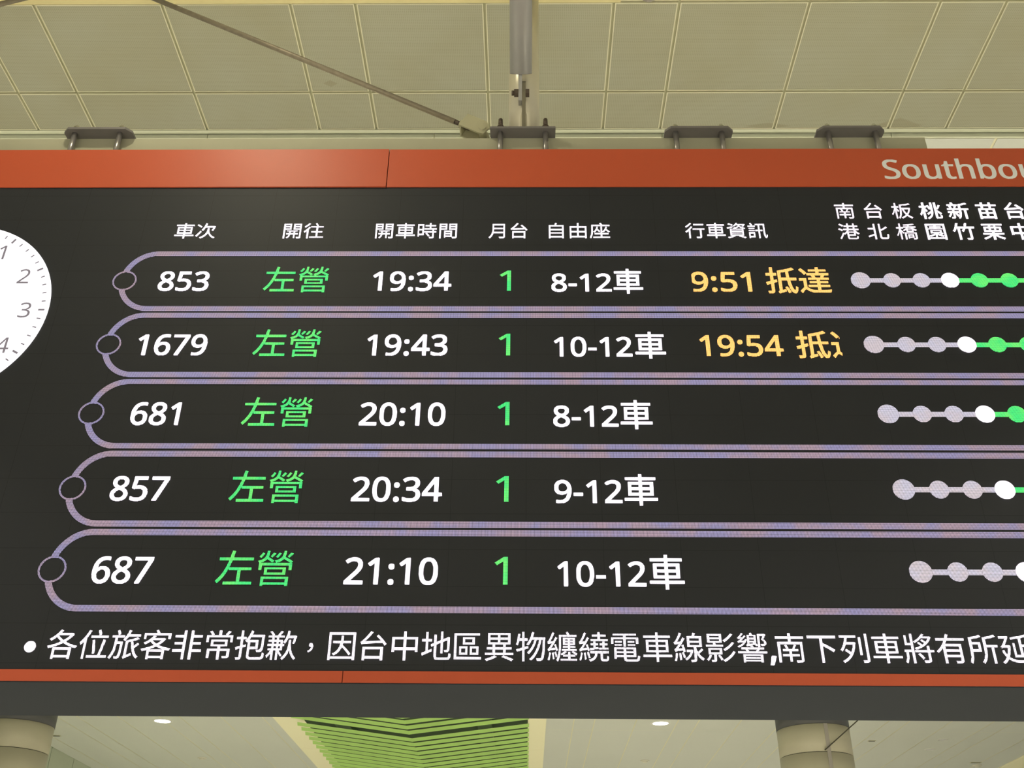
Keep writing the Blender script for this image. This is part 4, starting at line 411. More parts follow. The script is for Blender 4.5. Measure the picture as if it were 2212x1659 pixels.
def screen_mat():
    """matt black LED face with a faint lattice of unlit dots and module joints"""
    mt, nt, N, L, p = new_mat('black_led_face')
    tc = N.new('ShaderNodeTexCoord')
    sp = N.new('ShaderNodeSeparateXYZ')
    L.new(tc.outputs['Object'], sp.inputs[0])
    ms = []
    for ax, per in ((0, 0.32), (2, 0.16)):
        u = mnode(N, L, 'FRACT', mnode(N, L, 'MULTIPLY', sp.outputs[ax], 1 / per))
        u = mnode(N, L, 'ABSOLUTE', mnode(N, L, 'SUBTRACT', u, 0.5))
        ms.append(mnode(N, L, 'GREATER_THAN', u, 0.5 - 0.0012 / per))
    joint = mnode(N, L, 'MAXIMUM', ms[0], ms[1])
    n = N.new('ShaderNodeTexNoise')
    n.inputs['Scale'].default_value = 1.2
    L.new(tc.outputs['Object'], n.inputs['Vector'])
    mx = N.new('ShaderNodeMix')
    mx.data_type = 'RGBA'
    mx.inputs[6].default_value = (0.020, 0.0215, 0.026, 1)
    mx.inputs[7].default_value = (0.027, 0.029, 0.036, 1)
    L.new(n.outputs['Fac'], mx.inputs[0])
    m2 = N.new('ShaderNodeMix')
    m2.data_type = 'RGBA'
    m2.inputs[7].default_value = (0.015, 0.0155, 0.018, 1)
    L.new(mx.outputs[2], m2.inputs[6])
    L.new(joint, m2.inputs[0])
    L.new(m2.outputs[2], p.inputs['Base Color'])
    p.inputs['Roughness'].default_value = 0.55
    p.inputs['Specular IOR Level'].default_value = 0.25
    return mt
M['screen'] = screen_mat()
WHITE = (1.0, 0.90, 1.0, 1)
M['led_white'] = led_mat('white_leds', [WHITE], 2.0, 0.10, 1.4)
M['led_text'] = led_mat('white_text_leds', [WHITE], 1.6, 0.06, 1.6)
M['led_dim'] = led_mat('pinkish_white_leds', [(1.0, 0.86, 0.97, 1)], 1.4, 0.25, 1.4)
M['led_green'] = led_mat('green_leds', [(0.045, 0.80, 0.20, 1), (0.15, 0.90, 0.17, 1)], 1.2, 0.25, 1.3, 14)
M['led_amber'] = led_mat('amber_leds', [(1.0, 0.52, 0.14, 1)], 1.4, 0.22, 1.5)
M['led_bar'] = led_mat('lavender_leds', [(0.36, 0.32, 0.54, 1), (0.47, 0.335, 0.42, 1)], 0.66, 0.05, 2.0, 7)  # lavender and pink blend paints camera moire into the emission
M['led_grey'] = led_mat('grey_leds', [(0.62, 0.58, 0.70, 1), (0.66, 0.57, 0.62, 1)], 0.95, 0.25, 1.5, 12)
M['led_clock'] = led_mat('clock_white_leds', [(1.0, 0.97, 1.0, 1)], 1.6, 0.7, 1.1)
M['led_numeral'] = led_mat('clock_grey_leds', [(0.30, 0.26, 0.29, 1)], 0.7, 0.6, 1.3)

def panel_mat():
    """perforated olive ceiling panel, a few stains at the panel corners"""
    mt, nt, N, L, p = new_mat('perforated_ceiling_panel')
    tc = N.new('ShaderNodeTexCoord')
    n = N.new('ShaderNodeTexNoise')
    n.inputs['Scale'].default_value = 2.2
    n.inputs['Detail'].default_value = 6
    L.new(tc.outputs['Object'], n.inputs['Vector'])
    cr = N.new('ShaderNodeValToRGB')
    cr.color_ramp.elements[0].position = 0.3
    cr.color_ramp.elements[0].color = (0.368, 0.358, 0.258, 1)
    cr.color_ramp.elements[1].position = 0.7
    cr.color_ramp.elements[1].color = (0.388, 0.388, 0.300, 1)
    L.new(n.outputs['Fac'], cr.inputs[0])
    sp = N.new('ShaderNodeSeparateXYZ')
    L.new(tc.outputs['Object'], sp.inputs[0])
    ds = []
    for ax in (0, 1):
        u = mnode(N, L, 'FRACT', mnode(N, L, 'MULTIPLY', sp.outputs[ax], 1 / 0.0125))
        u = mnode(N, L, 'SUBTRACT', u, 0.5)
        ds.append(mnode(N, L, 'MULTIPLY', u, u))
    hole = mnode(N, L, 'LESS_THAN', mnode(N, L, 'ADD', ds[0], ds[1]), 0.055)
    m1 = N.new('ShaderNodeMix')
    m1.data_type = 'RGBA'
    L.new(mnode(N, L, 'MULTIPLY', hole, 0.42), m1.inputs[0])
    L.new(cr.outputs[0], m1.inputs[6])
    m1.inputs[7].default_value = (0.17, 0.16, 0.10, 1)
    stain = None
    for sx, sy, a, b in ((2.706, 5.495, 0.187, 0.083), (1.76, 5.495, 0.176, 0.033), (-1.375, 5.08, 0.055, 0.033)):
        vx = mnode(N, L, 'MULTIPLY', mnode(N, L, 'SUBTRACT', sp.outputs[0], sx), 1 / a)
        vy = mnode(N, L, 'MULTIPLY', mnode(N, L, 'SUBTRACT', sp.outputs[1], sy), 1 / b)
        d = mnode(N, L, 'ADD', mnode(N, L, 'ABSOLUTE', vx), mnode(N, L, 'ABSOLUTE', vy))
        r = N.new('ShaderNodeMapRange')
        r.inputs['From Min'].default_value = 0.85
        r.inputs['From Max'].default_value = 1.05
        r.inputs['To Min'].default_value = 0.30
        r.inputs['To Max'].default_value = 0.0
        L.new(d, r.inputs['Value'])
        stain = r.outputs[0] if stain is None else mnode(N, L, 'MAXIMUM', stain, r.outputs[0])
    m2 = N.new('ShaderNodeMix')
    m2.data_type = 'RGBA'
    L.new(stain, m2.inputs[0])
    L.new(m1.outputs[2], m2.inputs[6])
    m2.inputs[7].default_value = (0.22, 0.185, 0.09, 1)
    L.new(m2.outputs[2], p.inputs['Base Color'])
    p.inputs['Roughness'].default_value = 0.6
    p.inputs['Specular IOR Level'].default_value = 0.3
    return mt
M['panel'] = panel_mat()
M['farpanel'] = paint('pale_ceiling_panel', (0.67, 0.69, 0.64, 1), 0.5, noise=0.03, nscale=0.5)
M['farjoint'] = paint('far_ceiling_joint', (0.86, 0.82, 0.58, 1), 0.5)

def column_mat():
    return paint('olive_column_panel', (0.47, 0.44, 0.33, 1), 0.45, metal=0.05, noise=0.06, nscale=3)
M['column'] = column_mat()

# ------------------------------------------------------------------ the hall: floor, ceilings, wall
K = 1.1
HC = 5.0 * K                   # near ceiling above the eye
HF = HC - 0.0385                # the far ceiling hangs slightly lower
structure(MB().box(-24, 24, -16, 46, -0.1, 0).build('floor', M['floor']))

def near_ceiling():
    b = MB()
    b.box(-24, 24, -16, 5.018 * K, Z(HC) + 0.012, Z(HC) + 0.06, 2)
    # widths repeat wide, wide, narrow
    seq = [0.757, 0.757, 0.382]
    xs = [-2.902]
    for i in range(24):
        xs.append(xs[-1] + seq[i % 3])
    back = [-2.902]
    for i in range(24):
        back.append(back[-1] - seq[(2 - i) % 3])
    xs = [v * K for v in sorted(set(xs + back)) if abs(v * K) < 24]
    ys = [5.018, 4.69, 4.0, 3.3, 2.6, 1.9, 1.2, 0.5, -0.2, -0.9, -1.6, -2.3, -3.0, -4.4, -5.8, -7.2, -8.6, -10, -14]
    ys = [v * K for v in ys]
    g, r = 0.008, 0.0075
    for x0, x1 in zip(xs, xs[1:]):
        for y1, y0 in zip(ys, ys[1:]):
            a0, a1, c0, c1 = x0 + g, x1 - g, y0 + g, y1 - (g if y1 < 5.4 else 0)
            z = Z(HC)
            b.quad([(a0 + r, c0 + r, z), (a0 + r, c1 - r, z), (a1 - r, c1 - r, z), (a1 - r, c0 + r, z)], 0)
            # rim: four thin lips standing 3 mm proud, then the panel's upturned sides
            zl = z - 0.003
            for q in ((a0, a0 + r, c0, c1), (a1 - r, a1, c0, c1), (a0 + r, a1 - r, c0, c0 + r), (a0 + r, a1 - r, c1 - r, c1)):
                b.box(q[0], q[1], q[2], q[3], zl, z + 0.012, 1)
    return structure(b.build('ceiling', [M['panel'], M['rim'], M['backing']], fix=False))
near_ceiling()

# ceiling edge: cream strip, dark groove, then the fascia of the far ceiling with its joints
structure(MB().box(-24, 24, 5.022 * K, 5.052 * K, Z(HC) - 0.006, Z(HC) + 0.05).build('trim_1', M['trimlight']))
structure(MB().box(-24, 24, 5.052 * K, 5.062 * K, Z(HC) + 0.01, Z(HC) + 0.05).build('trim_2', M['dark']))
def fascia():
    b = MB()
    jx = [(-2.152 + 1.5295 * i) * K for i in range(-14, 18)]
    for x0, x1 in zip(jx, jx[1:]):
        b.box(x0 + 0.003, x1 - 0.003, 5.062 * K, 5.076 * K, Z(HF), Z(HC) + 0.05)
    return structure(b.build('trim_3', M['trimlight']))
fascia()

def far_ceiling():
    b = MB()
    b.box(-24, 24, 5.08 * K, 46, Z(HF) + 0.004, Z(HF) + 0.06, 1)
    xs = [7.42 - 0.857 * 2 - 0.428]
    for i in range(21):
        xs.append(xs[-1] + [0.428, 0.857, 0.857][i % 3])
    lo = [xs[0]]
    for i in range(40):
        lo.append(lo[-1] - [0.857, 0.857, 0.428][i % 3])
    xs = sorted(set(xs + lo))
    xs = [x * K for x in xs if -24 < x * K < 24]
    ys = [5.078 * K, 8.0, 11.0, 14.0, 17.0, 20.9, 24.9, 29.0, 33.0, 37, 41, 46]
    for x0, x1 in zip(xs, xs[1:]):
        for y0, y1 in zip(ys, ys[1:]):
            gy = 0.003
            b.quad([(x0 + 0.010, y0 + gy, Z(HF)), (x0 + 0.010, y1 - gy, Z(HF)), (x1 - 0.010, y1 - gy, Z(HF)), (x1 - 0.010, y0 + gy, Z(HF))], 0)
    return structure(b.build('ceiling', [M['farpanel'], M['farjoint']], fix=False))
far_ceiling()

# ceiling strip nearer to the viewer, its cove light put into yellow paint
structure(MB().box(-9, 0.545 * K, 3.80 * K, 3.990 * K, Z(HC) - 0.022, Z(HC) - 0.004).build('trim_4', M['yellowtrim'], bevel=0.002))

def side_wall():
    b = MB()
    for i in range(-8, 12):
        y0 = 27.17 + 1.485 * i
        b.box(-12.3, -12.1, y0 + 0.012, y0 + 1.473, 0, Z(HF) - 0.002)
    b.box(-12.35, -12.3, 15.3, 46, 0, Z(HF) - 0.002, 1)
    return structure(b.build('wall_left', [M['wallpanel'], M['dark']]))
side_wall()
structure(MB().box(-24, 24, 46, 46.2, 0, Z(HF)).build('wall_back', M['wallpanel']))

# ------------------------------------------------------------------ downlights and other ceiling fittings
def downlight(x, y, zc, label, r=0.09, lit=True, watts=0, spread=110, group='recessed ceiling downlights'):
    t = thing('downlight', (x, y, Z(zc)), label, 'ceiling light', group)
    c = (x, y, Z(zc))
    MB().lathe(c, [(r * 0.80, 0.0), (r * 0.80, -0.006), (r, -0.006), (r * 1.06, 0.0)]).build('trim_ring', M['lampwhite'], t)
    MB().lathe(c, [(r * 0.80, -0.001), (r * 0.5, -0.002), (0, -0.002)]).build('lens' if lit else 'reflector', M['lens'] if lit else M['lampdark'], t)
    if watts:
        ld = bpy.data.lights.new('lamp', 'AREA')
        ld.shape = 'DISK'
        ld.size = r * 1.6
        ld.energy = watts
        ld.color = KEY_COL if spread > 150 else LAMP_COL
        ld.spread = math.radians(spread)
        lo = bpy.data.objects.new('lamp', ld)
        COL.objects.link(lo)
        lo.location = (x, y, Z(zc) - 0.012)
        lo.parent = t
        lo.matrix_parent_inverse = parent_world(t).inverted()
    return t

downlight(-1.90, 2.40, HC, 'lit downlight in the near ceiling just in front of the board, left of the post', 0.13, True, KEY_W, 170)
near = [(-5.6, 0.4, 'beyond the left end of the board'), (4.9, 0.4, 'at the right end of the board'),
        (-3.6, -2.4, 'behind the viewer on the left'), (0.2, -2.4, 'straight behind the viewer'), (3.8, -2.4, 'behind the viewer on the right'),
        (-3.6, -6.8, 'far behind the viewer on the left'), (0.2, -6.8, 'far straight behind the viewer'), (3.8, -6.8, 'far behind the viewer on the right')]
for x, y, s in near:  # unseen lamps, added so light bounced off the floor reaches the ceiling
    downlight(x, y, HC, 'added unseen downlight in the near ceiling ' + s, 0.12, True, FILL_W)
downlight(-7.62 * K, 22.05 * K, HF, 'lit round downlight in the far ceiling between the left column and the green slats', 0.205 * K, True, FAR_W)
downlight(2.80 * K, 21.98 * K, HF, 'lit round downlight in the far ceiling just right of the green slats', 0.205 * K, True, FAR_W)
for x, y, s in [(-5.2, 9.0, 'left, close behind the board'), (0.6, 9.0, 'middle, close behind the board'), (6.4, 9.0, 'right, close behind the board'),
                (-8.2, 15, 'left, hidden behind the board'), (2.9, 15, 'middle, hidden behind the board'), (9.9, 15, 'right, hidden behind the board'),
                (-8.2, 34, 'far left'), (2.9, 34, 'far middle'), (9.9, 34, 'far right')]:
    downlight(x, y, HF, 'added unseen downlight in the far ceiling ' + s, 0.2, True, FAR_W)  # unseen lamps added over the far floor to brighten the hall
downlight(9.116 * K, 23.36 * K, HF, 'unlit silver downlight right of the right column, the nearer of a pair', 0.115 * K, False)
downlight(9.174 * K, 24.38 * K, HF, 'unlit silver downlight right of the right column, the farther of a pair', 0.115 * K, False)

def detector(x, y, zc, label, r, mat):
    t = thing('smoke_detector', (x, y, Z(zc)), label, 'smoke detector', 'smoke detectors on the ceiling')
    c = (x, y, Z(zc))
    MB().lathe(c, [(r, 0.0), (r, -0.012), (r * 0.9, -0.018), (r * 0.55, -0.02)]).build('base', mat, t)
    MB().lathe(c, [(r * 0.62, -0.019), (r * 0.60, -0.04), (r * 0.42, -0.05), (0, -0.052)]).build('sensor_head', mat, t)
    return t
detector(0.708 * K, 3.945 * K, HC, 'grey round detector at the top of the near ceiling, right of the post', 0.056, M['plasticgrey'])
detector(-7.815 * K, 25.86 * K, HF, 'small white detector in the far ceiling between left column and green slats', 0.12, M['plasticwhite'])
detector(2.859 * K, 25.84 * K, HF, 'small white detector in the far ceiling between green slats and right column', 0.12, M['plasticwhite'])
detector(10.90 * K, 26.14 * K, HF, 'small white detector in the far ceiling near the lower right corner', 0.12, M['plasticwhite'])

def slot(x, y, label, wd=0.2):
    t = thing('air_slot', (x, y, Z(HF)), label, 'vent', 'small dark slots in the far ceiling')
    MB().box(x - wd, x + wd, y - 0.05, y + 0.05, Z(HF) - 0.012, Z(HF) - 0.001).build('frame', M['rim'], t, bevel=0.004)
    MB().box(x - wd * 0.85, x + wd * 0.85, y - 0.03, y + 0.03, Z(HF) - 0.014, Z(HF) - 0.011).build('opening', M['dark'], t)
    return t
slot(-10.465 * K, 23.50 * K, 'small dark slot in the far ceiling beside the left column', 0.14)
slot(7.605 * K, 23.50 * K, 'small dark slot in the far ceiling right of the right column', 0.09)
slot(10.73 * K, 25.80 * K, 'small dark slot in the far ceiling beside the lower right detector', 0.14)

# ------------------------------------------------------------------ round columns
def column(cx, cy, label, seam):
    R = 0.665
    t = thing('round_column', (cx, cy, 0), label, 'column', 'round clad columns under the far ceiling')
    top = Z(4.405 - 0.0)
    b = MB()
    zs = [0, Z(0.6), Z(1.45), Z(2.27), Z(3.09), Z(3.905), top]
    for z0, z1 in zip(zs, zs[1:]):
        b.lathe((cx, cy, 0), [(R - 0.02, z0 + 0.006), (R, z0 + 0.006), (R, z1 - 0.006), (R - 0.02, z1 - 0.006)], n=96)
    b.lathe((cx, cy, 0), [(R - 0.015, 0.0), (R - 0.015, top)], n=96, mi=1)
    b.build('shaft', [M['column'], M['dark']], t)
    # vertical cover strip over the cladding joint
    a = seam
    b = MB()
    for da in (0,):
        x, y = cx + (R + 0.002) * math.sin(a), cy - (R + 0.002) * math.cos(a)
        dx, dy = math.cos(a) * 0.035, math.sin(a) * 0.035
        nx, ny = math.sin(a) * 0.006, -math.cos(a) * 0.006
        b.prism([(x - dx, y - dy, 0), (x + dx, y + dy, 0), (x + dx + nx, y + dy + ny, 0), (x - dx + nx, y - dy + ny, 0)], (0, 0, top - 0.004))
    b.build('cover_strip', M['plasticgrey'], t)
    MB().lathe((cx, cy, 0), [(R - 0.05, top), (R + 0.005, top), (R + 0.005, top + 0.27), (R - 0.05, top + 0.27)], n=96).build('collar', M['capgrey'], t)
    MB().lathe((cx, cy, 0), [(R - 0.12, top + 0.2), (R - 0.12, Z(HF) - 0.002)], n=64).build('neck', M['column'], t)
    return t
column(5.41, 20.05, 'olive clad round column behind the right half of the board', 0.10)
column(-9.69, 20.05, 'olive clad round column at the left edge behind the board', -0.9)

t = thing('cable', (5.40, 19.36, Z(3.93)), 'thin dark cable slanting up from the right column to the ceiling', 'cable')
MB().tube((5.40, 19.375, Z(3.925)), (7.36, 19.375, Z(HF) - 0.01), 0.010, n=10).build('wire', M['cable'], t)
MB().lathe((7.36, 19.375, Z(HF)), [(0.05, 0.0), (0.05, -0.03), (0.0, -0.035)], n=20).build('ceiling_anchor', M['cable'], t)

# ------------------------------------------------------------------ green chevron louvres hanging under the far ceiling
def louvre_bay(x0, x1, ya, yb, label, skip):
    t = thing('louvre_ceiling', ((x0 + x1) / 2, (ya + yb) / 2, Z(HF)), label, 'ceiling louvres', 'green slat bays under the far ceiling')
    xm = (x0 + x1) / 2
    MB().box(x0 + 0.15, x1 - 0.03, ya, yb, Z(HF) - 0.03, Z(HF) - 0.004).build('recess_shade_sheet', M['slatdark'], t)  # near-black sheet stands in for the shaded recess above the slats
    for s0, s1 in ((x0 - 0.53, x0 + 0.17), (x1 - 0.04, x1 + 0.39)):
        b = MB()
        y = ya
        while y < yb - 0.1:
            b.box(s0, s1, y + 0.006, min(y + 3.4, yb) - 0.006, Z(HF) - 0.022, Z(HF) - 0.002)
            y += 3.4
        b.build('border_strip', M['cream'], t)
    for fx in (0.2, 0.81):
        xr = x0 + (x1 - x0) * fx
        zr = Z(HF) - 0.11 - 0.34 * (1 - abs(xr - xm) / ((x1 - x0) / 2))
        MB().box(xr - 0.16, xr + 0.16, ya, yb, zr + 0.075, Z(HF) - 0.03).build('carrier_rail', M['rail'], t)
    y, i = ya, 0
    ze, zk = Z(HF) - 0.11, Z(HF) - 0.45
    hgt, thk, lean = 0.064, 0.022, 0.066
    while y < yb:
        if i not in skip:
            b = MB()
            for xa, za, xb, zb in ((x0, ze, xm, zk), (xm, zk, x1, ze)):
                # leaning board: its face looks down towards the viewer
                lo0, lo1 = (xa, y + lean, za - hgt / 2), (xb, y + lean, zb - hgt / 2)
                hi0, hi1 = (xa, y, za + hgt / 2), (xb, y, zb + hgt / 2)
                b.prism([lo0, lo1, hi1, hi0], (0, thk, 0.004))
            b.build('slat', M['slat'], t)
        y += 0.25 if i in skip else 0.49
        i += 1
    return t
louvre_bay(-5.19, 0.074, 18.4 * K, 31 * K, 'green chevron slats between cream borders in the far ceiling, left of middle', {7})
louvre_bay(12.0 * K, 16.9 * K, 18.4 * K, 31 * K, 'green slat bay with yellow border at the lower right corner', {7})

# ------------------------------------------------------------------ lettering
def glyph(k, table):
    adv, loops = table[k]
    return adv / 1000, [[(lp[i] / 1000, lp[i + 1] / 1000) for i in range(0, len(lp), 2)] for lp in loops]

def fill(loops, depth):
    """closed outlines (even-odd) to a solid of the given depth lying in x-z, facing the viewer"""
    cu = bpy.data.curves.new('outline', 'CURVE')
    cu.dimensions = '2D'
    cu.fill_mode = 'BOTH'
    cu.extrude = depth / 2
    for lp in loops:
        s = cu.splines.new('POLY')
        s.points.add(len(lp) - 1)
        for p, (x, y) in zip(s.points, lp):
            p.co = (x, y, 0, 1)
        s.use_cyclic_u = True
    o = bpy.data.objects.new('outline', cu)
    COL.objects.link(o)
    dg = bpy.context.evaluated_depsgraph_get()
    dg.update()
    me = bpy.data.meshes.new_from_object(o.evaluated_get(dg))
    bpy.data.objects.remove(o)
    bpy.data.curves.remove(cu)
    me.materials.clear()
    return me

def place(me, y):
    for v in me.vertices:
        x, z, d = v.co
        v.co = (x, y - d, z)
    return me

BOLD = dict(GLYPHS)
BOLD.update(BOLD_GLYPHS)
def line(keys, em, x0=None, x1=None, xc=None, xs=1.0, track=1.0, table=GLYPHS):
    """loops of a line of glyphs at baseline 0, fitted to [x0, x1] or centred on xc"""
    out, x = [], 0.0
    for k in keys:
        adv, lp = glyph(k, table)
        out.append([[(x + px * em * xs, py * em) for px, py in l] for l in lp])
        x += adv * em * xs * track
    flat = [l for g in out for l in g]
    a = min(p[0] for l in flat for p in l)
    b = max(p[0] for l in flat for p in l)
    if x0 is not None and x1 is not None:
        s = (x1 - x0) / (b - a)
        return [[(x0 + (px - a) * s, py) for px, py in l] for l in flat]
    sh = (xc - (a + b) / 2) if xc is not None else (x0 - a)
    return [[(px + sh, py) for px, py in l] for l in flat]

def shift(loops, dz):
    return [[(x, z + dz) for x, z in l] for l in loops]

SY = 4.0                       # the LED face
LD = 0.003                     # the LEDs stand this far proud of the face
def led(name, loops, mat, parent, depth=LD):
    me = place(fill([[(x, Z(z)) for x, z in l] for l in loops], depth), SY - depth / 2)
    return link(name, me, mat, parent)

def circle(cx, cz, r, n=48):
    return [(cx + r * math.cos(2 * math.pi * i / n), cz + r * math.sin(2 * math.pi * i / n)) for i in range(n)]

def rect(x0, x1, z0, z1):
    return [(x0, z0), (x1, z0), (x1, z1), (x0, z1)]

# ------------------------------------------------------------------ the departure board
BX0, BX1 = -3.9, 4.7
ZT, ZL, ZS, ZB = 3.8335, 3.575, 1.0935, 1.0435
board = thing('departure_board', (0, 4.26, Z(ZB)), 'large black LED train departure board with orange top and bottom bands, hung from the ceiling', 'departure board')
MB().box(BX0, BX1, 4.012, 4.545, Z(ZB) + 0.0036, Z(ZT) - 0.004).box(BX0, BX1, 3.994, 4.545, Z(ZB), Z(ZB) + 0.0036).build('housing', M['cabinet'], board)
screen = MB().box(BX0 + 0.02, BX1 - 0.02, SY, 4.0125, Z(ZS) - 0.003, Z(ZL) + 0.003).build('led_screen', M['screen'], board)
tag(screen, 'black LED screen with lit timetable')
def band(name, x0, x1, z0, z1, dy0, dy1, bev=0.002):
    """orange sheet-metal front; its two ends may stand a little more or less proud"""
    b = MB()
    b.prism([(x0, 3.9945 + dy0, Z(z0)), (x1, 3.9945 + dy1, Z(z0)), (x1, 4.0118, Z(z0)), (x0, 4.0118, Z(z0))], (0, 0, z1 - z0))
    return b.build(name, M['orange'], board, bevel=bev, seg=3)
hp = [band('header_panel', BX0, -0.7225, ZL, ZT, 0.002, -0.003), band('header_panel', -0.7185, BX1, ZL, ZT, 0.0, 0.0)]
for o in hp:
    tag(o, 'orange header panel')
for o in (band('lower_trim', BX0, -0.7125, ZB + 0.004, ZS, 0, 0, 0.0012), band('lower_trim', -0.7095, BX1, ZB + 0.004, ZS, 0, 0, 0.0012)):
    tag(o, 'narrow orange trim')
# white name on the header
nat = line('Southbo', 0.226, x0=0.0, table=HEADER_GLYPHS)
sc = (2.517 - 1.836) / max(p[0] for l in nat for p in l)
lp = [[(1.836 + x * sc, z + 3.6245) for x, z in l] for l in line('Southbound', 0.226, x0=0.0, table=HEADER_GLYPHS)]
tag(link('lettering', place(fill([[(x, Z(z)) for x, z in l] for l in lp], 0.002), 3.9935), M['vinyl'], hp[1]), 'white Southbound lettering')

# column headings
for txt, x0, x1 in (('車次', -1.758, -1.555), ('開往', -1.214, -1.013), ('開車時間', -0.753, -0.347), ('月台', -0.188, 0.004), ('自由座', 0.111, 0.414), ('行車資訊', 0.789, 1.194)):
    led('column_heading', shift(line(txt, 0.1045, x0=x0, x1=x1), 3.2495), M['led_text'], screen)
# station names, two characters one above the other
for i, (txt, xc) in enumerate((('南港', 1.5965), ('台北', 1.740), ('板橋', 1.882), ('桃園', 2.026), ('新竹', 2.164), ('苗栗', 2.307), ('台中', 2.4435))):
    e = 0.108 if i < 3 else 0.113
    tb = GLYPHS if i < 3 else BOLD
    lp = shift(line(txt[0], e, xc=xc, table=tb), 3.416 - 0.38 * e) + shift(line(txt[1], e, xc=xc + 0.001, table=tb), 3.283 - 0.38 * e)
    led('station_name', lp, M['led_dim'] if i < 3 else M['led_text'], screen)

# five train rows
ROWS = [('853', '19:34', '8-12'), ('1679', '19:43', '10-12'), ('681', '20:10', '8-12'), ('857', '20:34', '9-12'), ('687', '21:10', '10-12')]
DOTS = [1.606, 1.756, 1.8965, 2.0335, 2.1735, 2.3165, 2.457]
for i, (num, tim, cars) in enumerate(ROWS):
    zr = 2.9795 - 0.3682 * i
    hb, th, rx, xa = 0.165, 0.0265, 0.150, -1.812
    # outline: long bars joined on the left by a half ellipse that stops at the ring marker
    def arc(sign):
        o, n_ = [], []
        a0 = math.asin(0.052 / hb)
        for k in range(25):
            a = math.pi / 2 - (math.pi / 2 - a0) * k / 24
            o.append((xa - (rx + th / 2) * math.cos(a), zr + sign * (hb + th / 2) * math.sin(a)))
            n_.append((xa - (rx - th / 2) * math.cos(a), zr + sign * (hb - th / 2) * math.sin(a)))
        return [(4.4, zr + sign * (hb + th / 2))] + o + n_[::-1] + [(4.4, zr + sign * (hb - th / 2))]
    led('row_outline', [arc(1), arc(-1)], M['led_bar'], screen, 0.003)
    led('ring_marker', [circle(-1.9505, zr, 0.0578), circle(-1.9505, zr, 0.0505)], M['led_bar'], screen, 0.003)
    xs = 0.96
    led('train_number', shift(line(num, 0.1935, xc=-1.660 if len(num) == 3 else -1.651, xs=xs), zr - 0.058), M['led_white'], screen)
    led('destination', shift(line('左營', 0.164, x0=-1.2705, x1=-0.9605), zr - 0.0545), M['led_green'], screen, 0.003)
    led('departure_time', shift(line(tim, 0.1935, xc=-0.5525 if i != 1 else -0.5535, xs=0.99), zr - 0.058), M['led_white'], screen)
    led('platform_number', shift(line('1', 0.2075, x0=-0.1285, x1=-0.0745, table=THIN_GLYPHS), zr - 0.0585), M['led_green'], screen, 0.003)
    x1 = 0.409 if len(cars) == 4 else 0.489
    lp = shift(line(cars, 0.179, x0=0.1195 if len(cars) == 4 else 0.128, x1=x1), zr - 0.0625)
    xc = 0.489 if len(cars) == 4 else 0.5735
    lp += shift(line('車', 0.157, x0=xc - 0.0705, x1=xc + 0.0705, table=BOLD), zr - 0.0615)
    led('car_range', lp, M['led_white'], screen)
    # stops along the line: served stops in grey, the present one white, the rest green
    led('route_line', [rect(DOTS[0], DOTS[3], zr + 0.002 - 0.012, zr + 0.002 + 0.012)], M['led_grey'], screen, 0.002)
    led('route_line', [rect(DOTS[3], 4.0, zr + 0.002 - 0.012, zr + 0.002 + 0.012)], M['led_green'], screen, 0.002)
    for k, dx in enumerate(DOTS):
        mt = 'led_grey' if k < 3 else ('led_white' if k == 3 else 'led_green')
        led('stop_dot', [circle(dx, zr + 0.003, 0.0465 if k == 0 else (0.0425 if k == 3 else 0.041))], M[mt], screen, 0.004)

# arrival notices scrolling in the last text column: the first and last letters are cut by its edges
CLIPPED = dict(BOLD)
CLIPPED.update(CUT_GLYPHS)
zr = 2.9795
lp = shift(line('9:51', 0.1955, x0=0.797, x1=1.081, table=CLIPPED), zr - 0.0615) + shift(line('抵達', 0.165, x0=1.152, x1=1.460, table=BOLD), zr - 0.060)
led('arrival_notice', lp, M['led_amber'], screen)
zr -= 0.3682
lp = shift(line('19:54', 0.1935, x0=0.803, x1=1.187), zr - 0.0595) + shift(line('抵達', 0.162, x0=1.2485, x1=1.4525, table=CLIPPED), zr - 0.0585)
led('arrival_notice', lp, M['led_amber'], screen)

# running message along the bottom
led('message_bullet', [circle(-1.961, 1.1838, 0.0225, 28)], M['led_text'], screen)
zc, e = 1.1945, 0.1255
for txt, x, dx in (('各位旅客非常抱歉', -1.834, 0.1243), ('因台中地區異物纏繞電車線影響', -0.7256, 0.1241), ('南下列車將有所延', 1.036, 0.1252)):
    lp = []
    for k, c in enumerate(txt):
        lp += shift(line(c, e, x0=None, xc=x + dx * k), zc - 0.379 * e)
    led('running_message', lp, M['led_text'], screen)
led('message_comma', shift(line('，', e * 0.85, xc=-0.849), zc - 0.016), M['led_text'], screen)
led('message_comma', shift(line(',', 0.175, xc=0.965), zc - 0.050), M['led_text'], screen)

